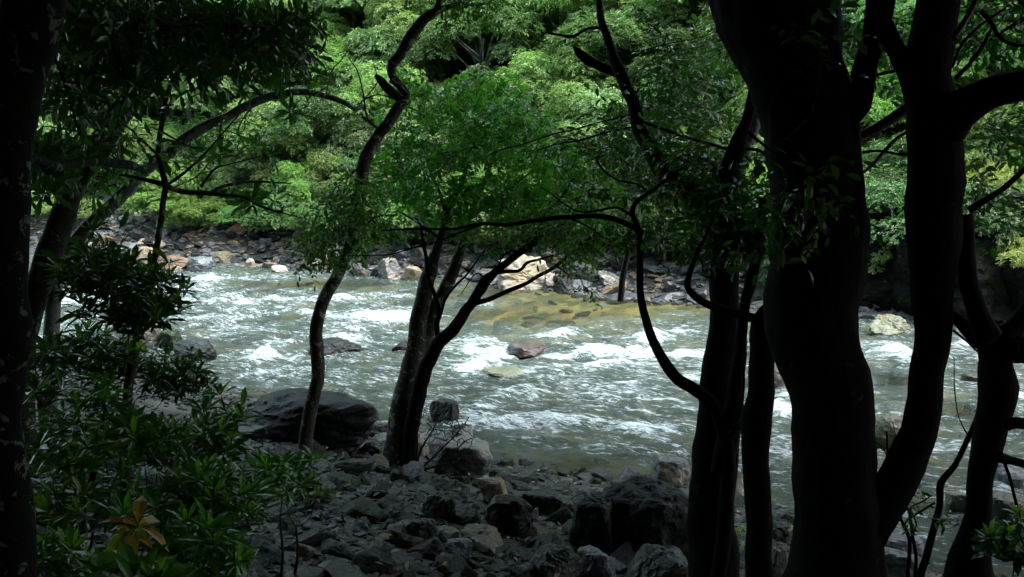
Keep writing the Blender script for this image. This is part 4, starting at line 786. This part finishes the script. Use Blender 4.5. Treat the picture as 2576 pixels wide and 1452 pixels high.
wide = tree('widest black trunk dividing low down at the right', ([(2085, 1700, 330), (2090, 1500, 250), (2100, 1400, 222), (2104, 1300, 204), (2100, 1200, 200), (2094, 1100, 198), (2082, 980, 202), (2066, 880, 208), (2052, 800, 226), (2052, 720, 232), (2056, 600, 228), (2052, 450, 226), (2046, 360, 232), (2030, 270, 238), (2008, 190, 244), (1982, 100, 272), (1955, 10, 320), (1940, -120, 340)], 4.4, 4.5),
     [([(2120, 1400, 190), (2170, 1330, 130), (2225, 1260, 112), (2282, 1170, 105), (2318, 1090, 92), (2335, 1010, 90), (2338, 930, 88), (2348, 860, 92), (2350, 790, 98), (2345, 700, 108), (2352, 600, 140), (2355, 480, 144), (2352, 380, 142), (2345, 280, 126), (2332, 190, 118), (2345, 100, 112), (2365, 0, 104), (2380, -100, 100)], 4.4, 4.3),
      ([(2120, 310, 60), (2160, 260, 70), (2180, 180, 60), (2202, 110, 58), (2215, 40, 70), (2220, -60, 80)], 4.4), ([(2300, 250, 50), (2280, 180, 50), (2250, 110, 44), (2228, 60, 40)], 4.35), ([(2370, 330, 110), (2410, 285, 100), (2480, 248, 84), (2600, 212, 74), (2700, 200, 70)], 4.3, 3.9), ([(2170, 384, 8), (2210, 378, 7), (2250, 386, 7), (2290, 389, 8)], 4.4), ([(2178, 197, 9), (2220, 186, 9), (2262, 176, 9)], 4.4),
      ([(2425, 540, 44), (2438, 634, 46), (2448, 717, 48), (2460, 784, 50), (2488, 850, 64)], 4.3), ([(2440, 528, 18), (2480, 500, 16), (2518, 478, 14), (2590, 415, 14)], 4.3, 4.1), ([(2405, 195, 12), (2440, 160, 10), (2470, 120, 9), (2500, 60, 8)], 4.3), ([(2395, 170, 8), (2420, 110, 8), (2470, 60, 7), (2530, 20, 6)], 4.3), ([(2468, 27, 12), (2495, 60, 11), (2518, 100, 10), (2560, 115, 8), (2600, 110, 6)], 4.2), ([(2398, 831, 7), (2430, 858, 6), (2458, 884, 5)], 4.2)],
     None, bark=BK, sides=56, bump=.06, bf=11, extra_crown=[(3.2, 4.2, 8.6, 1, 1), (6.5, 3.5, 8.8, 1, 1), (4.6, 7.6, 9.8, .8, .8)])
tree('grey limb crossing between the two big trunks', ([(2140, 352, 24), (2170, 340, 24), (2200, 325, 25), (2240, 300, 26), (2290, 262, 28), (2340, 230, 28)], 4.9, 4.8), [([(2160, 440, 6), (2190, 420, 8), (2225, 380, 12), (2260, 345, 10), (2290, 330, 10)], 4.9)], None, bark=BKG, foot=False, name='limb', cat='limb')
tree('grey dead limb rising off the second big trunk at the top', ([(2400, 95, 16), (2425, 60, 15), (2450, 15, 15), (2470, -40, 14)], 4.1), [], None, bark=BKG, foot=False, name='limb', cat='limb')
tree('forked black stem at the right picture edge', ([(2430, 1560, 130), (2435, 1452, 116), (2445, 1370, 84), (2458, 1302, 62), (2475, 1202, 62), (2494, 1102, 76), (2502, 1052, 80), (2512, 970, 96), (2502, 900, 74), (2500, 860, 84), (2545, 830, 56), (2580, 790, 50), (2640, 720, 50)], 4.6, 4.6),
     [([(2500, 870, 60), (2450, 835, 50), (2420, 810, 36), (2395, 790, 26)], 4.6), ([(2540, 880, 70), (2580, 880, 70), (2640, 890, 70)], 4.5), ([(2530, 1068, 34), (2560, 1066, 30), (2610, 1070, 30)], 4.5), ([(2515, 1150, 30), (2550, 1160, 22), (2600, 1172, 20)], 4.5), ([(2525, 1160, 9), (2540, 1200, 8), (2555, 1260, 8), (2575, 1330, 7)], 4.5)], None, bark=BK, sides=26, bump=.07, extra_crown=[(7.5, 6.5, 9.2, .9, 1)])
tree('slanting stick like stem left of the forked right stem', ([(2310, 1500, 20), (2328, 1402, 19), (2345, 1336, 18), (2362, 1269, 17), (2366, 1215, 20), (2402, 1169, 15), (2435, 1102, 14), (2456, 1054, 12), (2462, 1030, 10)], 4.9), [([(2366, 1222, 6), (2390, 1195, 5), (2410, 1170, 4)], 4.9), ([(2352, 1265, 6), (2310, 1290, 5), (2280, 1310, 5)], 4.9), ([(2434, 1094, 4), (2412, 1050, 3), (2402, 985, 3), (2400, 900, 2)], 4.9)], [(2345, 1300, 60, 60, 4.9, .2, 10)], 'near', BK, .05, name='sapling', twig=.002, w=.3, cat='sapling')
tree('wiry sapling with crossing twigs right of the widest trunk', ([(2282, 1500, 10), (2284, 1436, 10), (2288, 1359, 9), (2272, 1320, 8), (2265, 1300, 7), (2282, 1280, 6), (2320, 1262, 4), (2345, 1245, 2)], 4.9), [([(2300, 1480, 9), (2305, 1402, 8), (2296, 1352, 8), (2285, 1275, 7)], 4.9), ([(2290, 1355, 5), (2305, 1320, 4), (2290, 1280, 3)], 4.9)], [(2300, 1290, 40, 30, 4.9, .15, 6)], 'near', BK, .045, name='sapling', twig=.002, cat='sapling')
tree('bare upright twig standing in the gap beside the widest trunk', ([(2236, 1250, 6), (2235, 1182, 6), (2232, 1130, 5), (2231, 1085, 4)], 4.8), [([(2234, 1150, 3), (2215, 1120, 2), (2190, 1105, 2)], 4.8), ([(2235, 1150, 3), (2255, 1120, 2), (2250, 1080, 2), (2245, 1060, 1.5)], 4.8)], None, bark=BK, foot=False, name='twig', cat='twig', sides=6)
tree('sunlit grey trunk glimpsed behind the widest trunk', ([(1846, 640, 26), (1850, 520, 26), (1858, 440, 26), (1870, 390, 28), (1893, 330, 30), (1905, 270, 26), (1902, 225, 22), (1898, 120, 18), (1895, 0, 14)], 9), [], [(1880, 100, 90, 90, 9, .6, 60)], 'mids', BKG, .09, w=.34, twig=.004)
# leafy middle-distance trees in front of the far slope, right half
tree('shaded olive leaved tree leaning over the water behind the curved limb', ([(1560, 760, 16), (1570, 680, 16), (1600, 560, 14), (1640, 440, 12), (1670, 300, 10), (1700, 200, 7)], 13, 13), [([(1630, 450, 8), (1560, 400, 6), (1480, 360, 4)], 13), ([(1660, 340, 8), (1740, 300, 6), (1820, 280, 4)], 13)],
     [(1620, 300, 120, 50, 13, 1., 110), (1580, 380, 130, 40, 13, 1., 110), (1760, 200, 120, 60, 13, 1, 110), (1770, 300, 110, 50, 13, 1, 90), (1540, 460, 150, 45, 13, 1, 130), (1740, 400, 130, 50, 13, 1, 120), (1700, 490, 130, 40, 13, 1, 110), (1640, 580, 160, 45, 12, .8, 150), (1500, 620, 90, 30, 12, .8, 50), (1800, 100, 80, 60, 13, 1, 60)], 'shade', BKT, .13, w=.36, mode='ros', twig=.005, foot=False)
# bare bush beside the double trunk
p = G(1030, 1185)
tw = [([(1040, 1195, 8), (1060, 1130, 6), (1090, 1080, 4), (1110, 1035, 2)], 12), ([(1045, 1195, 8), (1100, 1140, 5), (1150, 1090, 3), (1180, 1050, 2)], 11.8), ([(1042, 1190, 7), (1050, 1120, 5), (1048, 1060, 3), (1040, 1010, 2)], 12), ([(1050, 1190, 6), (1120, 1160, 4), (1170, 1110, 3), (1200, 1100, 1.5)], 11.7)]
root = empty('bare_bush', p, 'bare twiggy bush between the double trunk and the grey shore boulder', 'bush'); b = MB(); nodes = []
for l in tw:
    lp, lr = path(l[0], l[1]); c, r = tube(b, lp, lr, 5, .1, 0); nodes += list(c)
T_ax.clear(); grow(b, nodes, blob([(1080, 1070, 60, 60, 12, .3, 90), (1150, 1090, 50, 50, 11.8, .3, 70)]), .009, .0045, 3); b.build('branches', BKT, root, True, p)

tick('---------- shrubs of')
# ------------------------------------------------------------------ shrubs of the lower left
def shrub(label, base, ros, leafL, extra=(), lm='shrub', per=8, w=.24, d=None, group=None, rad=.012, detail=1):
    """ros: list of (x, y, depth); extra: blobs of further rosettes"""
    pts = [P(*r) for r in ros]; tip = np.array(pts) if pts else np.zeros((0, 3))
    if extra: tip = np.vstack([tip, blob(extra)]) if len(tip) else blob(extra)
    cen = tip.mean(0); base = np.asarray(base, float); root = empty('shrub', base, label, 'shrub', group); b = MB()
    top = cen*.6+base*.4; c, r = tube(b, [base-[0, 0, .1], (base*.6+top*.4)+rng.normal(0, .03, 3), top], [rad, rad*.8, rad*.5], 6, .06, .05)
    T_ax.clear(); grow(b, list(c[1:]), tip, .005, .003, 4, .08); ax = np.array([T_ax[i] for i in range(len(tip))])
    b.build('stem', BKT, root, True, base)
    n = len(pts); lb = MB(); ax = norm(ax*.4+np.array([0, -.15, 1.0])+rng.normal(0, .25, ax.shape))
    rosettes(lb, tip, ax, leafL, per, (.05, 1.0), w, detail, .25)
    k = rng.random(len(tip)) < .30
    if k.any():
        rosettes(lb, tip[k]+ax[k]*.01, ax[k], leafL*.7, 4, (1.2, 2.6), w, detail, .1, m=1)
    lb.build('foliage', [LM[lm], LM['fresh']], root, False, base)
    return root
def gb(x, y, d):
    q = P(x, y, d); return ground_at(q[0], q[1])
shrub('tall dark shrub of narrow leaves before the bright water at the left', gb(260, 1000, 6.0), [(200, 620, 5.6), (300, 625, 5.7), (425, 665, 5.7), (465, 735, 5.8), (155, 665, 5.5), (290, 695, 5.6), (445, 790, 5.8), (230, 580, 5.6), (380, 760, 5.7)], .13, [(300, 740, 160, 80, 5.8, .5, 85), (230, 690, 100, 70, 5.7, .4, 35), (380, 800, 90, 50, 5.8, .4, 26)], 'near')
shrub('glossy shrub by the trunk at the left edge with two bright shoots', gb(180, 1250, 4.6), [(180, 1075, 4.4), (95, 1135, 4.2), (90, 990, 4.4), (155, 985, 4.4), (200, 1020, 4.5)], .13, [(150, 1130, 80, 90, 4.5, .3, 20)])
shrub('shrub with spreading glossy leaves right of the mottled stem', gb(340, 1250, 5.0), [(340, 1080, 4.9), (370, 1060, 4.9), (290, 1120, 4.9), (455, 1090, 5.0)], .13, [(350, 1110, 110, 50, 5, .4, 28)])
shrub('low shrub in front of the grey rocks at the left shore', gb(400, 1010, 7.0), [(420, 900, 6.9), (480, 890, 6.9), (530, 1000, 7)], .13, [(330, 930, 150, 60, 7, .5, 60), (450, 960, 90, 60, 7, .4, 36), (200, 900, 110, 70, 6.6, .4, 40)], 'near')
shrub('shrub with narrow upright leaves in the gap before the black boulder', gb(530, 1250, 5.6), [(530, 1130, 5.5), (560, 1145, 5.5), (500, 1080, 5.6)], .13, [(500, 1110, 90, 60, 5.6, .3, 26), (560, 1040, 60, 60, 5.8, .3, 12)])
shrub('bushy glossy shrub left of the foot of the thin tree', gb(690, 1290, 5.8), [(695, 1160, 5.7), (785, 1160, 5.8), (720, 1235, 5.6), (650, 1190, 5.6)], .13, [(690, 1190, 70, 40, 5.7, .3, 14)])
shrub('dense glossy shrub in the middle of the lower left thicket', gb(500, 1400, 4.8), [(440, 1220, 4.7), (490, 1255, 4.7), (575, 1205, 4.9), (590, 1230, 4.9)], .14, [(520, 1240, 110, 60, 4.8, .3, 26)])
shrub('shrub with a pale young shoot near the orange leaved sprig', gb(460, 1500, 4.3), [(460, 1365, 4.2), (400, 1355, 4.2), (540, 1360, 4.4), (600, 1325, 4.5), (630, 1295, 4.6)], .13, [(480, 1370, 110, 50, 4.3, .3, 18)])
shrub('low shrub in the bottom left corner beside the mottled trunk', gb(130, 1560, 3.8), [(115, 1380, 3.8), (150, 1375, 3.8), (140, 1420, 3.7)], .10, [(170, 1430, 90, 60, 3.8, .2, 16)])
shrub('broad leaved shrub cut by the lower picture edge', gb(350, 1600, 3.6), [(280, 1440, 3.5), (340, 1450, 3.5), (380, 1440, 3.5), (260, 1480, 3.5)], .14, [(330, 1480, 120, 40, 3.5, .2, 12)], w=.34)
shrub('dark leafy shrub at the lower right corner', gb(2540, 1500, 4.4), [(2555, 1400, 4.3), (2520, 1370, 4.3), (2560, 1300, 4.3)], .08, [(2540, 1370, 60, 60, 4.3, .2, 26)], 'near', w=.42)
shrub('faint dark leaves hanging before the widest trunk', gb(2060, 1500, 3.4), [(2000, 470, 3.5), (2090, 400, 3.5)], .07, [(2030, 480, 110, 90, 3.6, .2, 24), (1960, 180, 60, 80, 3.6, .2, 8)], 'near', w=.4, rad=.004) if False else None
for i, (x, y, d, rx, ry, nn, lab) in enumerate([(250, 1180, 5.0, 110, 60, 30, 'glossy shrub low between the left edge trunk and the mottled stem'), (420, 1150, 5.3, 90, 50, 26, 'dark glossy shrub above the dense middle thicket'), (620, 1270, 5.0, 100, 60, 30, 'glossy shrub with upright shoots right of the dense thicket'), (330, 1290, 4.5, 110, 50, 26, 'spreading shrub directly above the orange leaved sprig'),
        (540, 1420, 4.4, 120, 50, 26, 'glossy shrub cut by the lower edge right of the orange sprig'), (160, 1290, 4.2, 80, 80, 22, 'shrub against the foot of the left edge trunk'), (760, 1250, 6.0, 60, 50, 12, 'small shrub touching the foot of the S bent tree'), (250, 900, 6.4, 130, 60, 34, 'dark shrub before the rocks at the left shore'), (110, 950, 5.4, 60, 90, 24, 'dark shrub close to the left edge trunk'), (470, 1330, 4.8, 90, 50, 22, 'shrub of fresh green leaves in the centre of the lower left thicket')]):
    shrub(lab, gb(x+random.uniform(-40, 40), y+150, d+.1), [(x+random.uniform(-.8, .8)*rx, y+random.uniform(-.9, .2)*ry, d) for k in range(4)], .13, [(x, y, rx, ry, d, .35, int(nn*.5))], 'near' if 'dark' in lab else 'shrub')
# orange sprig
root = empty('sprig', gb(340, 1540, 3.9), 'sprig of broad yellow and orange leaves in the lower left shrubs', 'plant'); base = np.array(root.location)
q = P(338, 1335, 3.6); b = MB(); tube(b, [base-[0, 0, .1], (base+q)/2+[.02, 0, 0], q], [.007, .006, .004], 6, .05, 0); b.build('stem', BKT, root, True, base)
b = MB(); rosettes(b, np.array([q, q+[.01, 0, .015]]), np.array([[0, -.25, 1.0], [0.1, -.3, 1.0]]), .115, 7, (-.15, .45), .34, 1, .55); b.build('foliage', LM['orange'], root, False, base)
# ground-level seedlings on the right between trunks, bright
for i, (x, y, lab) in enumerate([(1865, 1330, 'tiny fern like seedling right of the twin trunk'), (1985, 1340, 'tuft of bright moss like leaves left of the widest trunk'), (1870, 1385, 'tiny seedling low between the twin and straight trunks'), (2105, 430, None)]):
    if lab:
        q = G(x, y+20); shrub(lab, q, [(x, y, (q-CP)@FWD), (x+8, y+10, (q-CP)@FWD-.05)], .05, [(x, y, 14, 20, (q-CP)@FWD, .08, 8)], 'fresh', per=5, rad=.003)
# dark leaves hanging in front of the upper right limbs
tree('leafy dark branch hanging across the top right corner', ([(2700, 20, 14), (2600, 40, 12), (2540, 70, 9), (2480, 110, 6), (2440, 150, 4)], 4.6, 5), [([(2600, 40, 8), (2560, 0, 6), (2500, -20, 4)], 4.7)], [(2520, 60, 90, 80, 4.9, .4, 70), (2540, 330, 60, 60, 5.2, .3, 26), (2480, 520, 70, 60, 5.4, .3, 34), (2230, 100, 60, 100, 5.2, .3, 34), (2450, 420, 50, 50, 5.4, .3, 16)], 'near', BK, .07, foot=False, name='hanging_branch', cat='branch', w=.4, twig=.003, spn=6)
tree('leafy dark twig hanging before the widest trunk', ([(1880, 330, 8), (1940, 380, 6), (2020, 430, 5), (2100, 470, 3)], 3.9), [], [(2010, 490, 120, 80, 3.9, .2, 26), (2060, 130, 90, 90, 3.8, .2, 9), (1960, 560, 70, 50, 3.9, .2, 10)], 'near', BK, .07, foot=False, name='hanging_branch', cat='branch', w=.4, twig=.002, spn=5)
tree('leaf laden dark branch across the top left', ([(-60, -40, 30), (100, 30, 24), (260, 60, 18), (420, 70, 13), (560, 60, 9), (700, 80, 6)], 4.4, 5), [([(250, 60, 10), (300, 150, 8), (330, 240, 5)], 4.6), ([(100, 60, 12), (160, 200, 8), (200, 340, 5)], 4.5)], [(240, 60, 170, 80, 4.7, .6, 90), (480, 50, 170, 60, 5, .5, 42), (180, 220, 90, 90, 4.7, .4, 26), (330, 180, 100, 60, 4.8, .4, 24), (700, 60, 110, 50, 5, .4, 30), (760, 150, 50, 40, 5, .3, 10), (120, 420, 60, 80, 4.6, .4, 40)], 'near', BK, .10, foot=False, name='hanging_branch', cat='branch', w=.28, mode='ros', twig=.004)
# rusty dead sprig on a far tree
q = P(1318, 125, 40); b = MB(); n = 26; rosettes(b, q+rng.normal(0, .25, (n, 3))*[.6, .6, 1.2], norm(rng.normal(0, 1, (n, 3))), .28, 5, (.1, .8), .35, 0, .3)
tag(b.build('dead_sprig', LM['rust']), 'rust coloured dead leaves on a sage green tree high on the slope', 'dead leaves')

tick('----------- the wood')
# ------------------------------------------------------------------ unseen wood behind and over the camera, crowns added for shade
wood = [(-7, -3, 8.8), (-2.5, -5, 10.5), (2.5, -4.5, 10), (7, -2.5, 9.5), (-11, 2, 9), (10.5, 1.5, 9), (-9, 7.5, 9.3), (0, 0.5, 8.6), (-14, 9, 9), (12, -6, 13), (-10, -8, 14), (0, -10, 15), (-5, 11.2, 9.6), (-10, 14, 9.8), (-5, -9, 9), (5, -10, 10), (-13, -3, 9), (14, -2, 10), (14, 4, 9), (-5, 4.5, 9.6), (4.5, 5, 9.8), (-1, 5, 9.8), (-6.5, 10, 10.2), (1.5, 8, 10.2), (-13, 5, 9.5), (2, 11.3, 10.6), (6.5, 7.5, 10.2), (-2.2, 12.4, 10.8), (-8, 14, 11), (10, 4.5, 10), (14, 9, 11), (5, 11, 11.5)]
for i, (x, y, z) in enumerate(wood):
    tx, ty = (x, y) if y < 1 else (x*1.0, y)
    inview = y > 1 and abs(x) < y*.75
    if inview or (abs(x) < 1 and abs(y) < 1): tx, ty = (-12 if x < 0 else 9, 3 + i*.2)
    g = ground_at(tx, ty); root = empty('tree', g, ['tree of the wood behind the viewpoint, its crown closing over the near bank', 'tree at the side of the viewpoint, its crown closing over the near bank'][1 if y > 0 else 0], 'tree', 'trees closing over the near bank')
    b = MB(); tube(b, [g-[0, 0, .3], g*.5+np.array([tx, ty, z])*.5+rng.normal(0, .2, 3)*[1, 1, 0], np.array([(tx+x)/2, (ty+y)/2, z-.5]), np.array([x, y, z])], [.2, .16, .12, .05], 10, .4, .08); b.build('trunk', BK, root, True, g)
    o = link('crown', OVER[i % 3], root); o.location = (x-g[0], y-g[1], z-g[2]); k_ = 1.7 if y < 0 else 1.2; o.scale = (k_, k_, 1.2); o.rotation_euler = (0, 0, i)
    if y < 2:
        for dz, k_ in ((-3.2, 1.5), (-5.6, 1.2)):  # extra lower crowns added to block light from behind
            yy = min(y-1.5, -3.4*k_*.8-1.0); zz = max(z+dz, float(hgt(x, yy))+1.6)
            o = link('crown', OVER[(i+1) % 3], root); o.location = (x*1.1-g[0], yy-g[1], zz-g[2]); o.scale = (k_, k_*.8, 1.1); o.rotation_euler = (0, 0, i+2)
print('objects', len(bpy.data.objects))
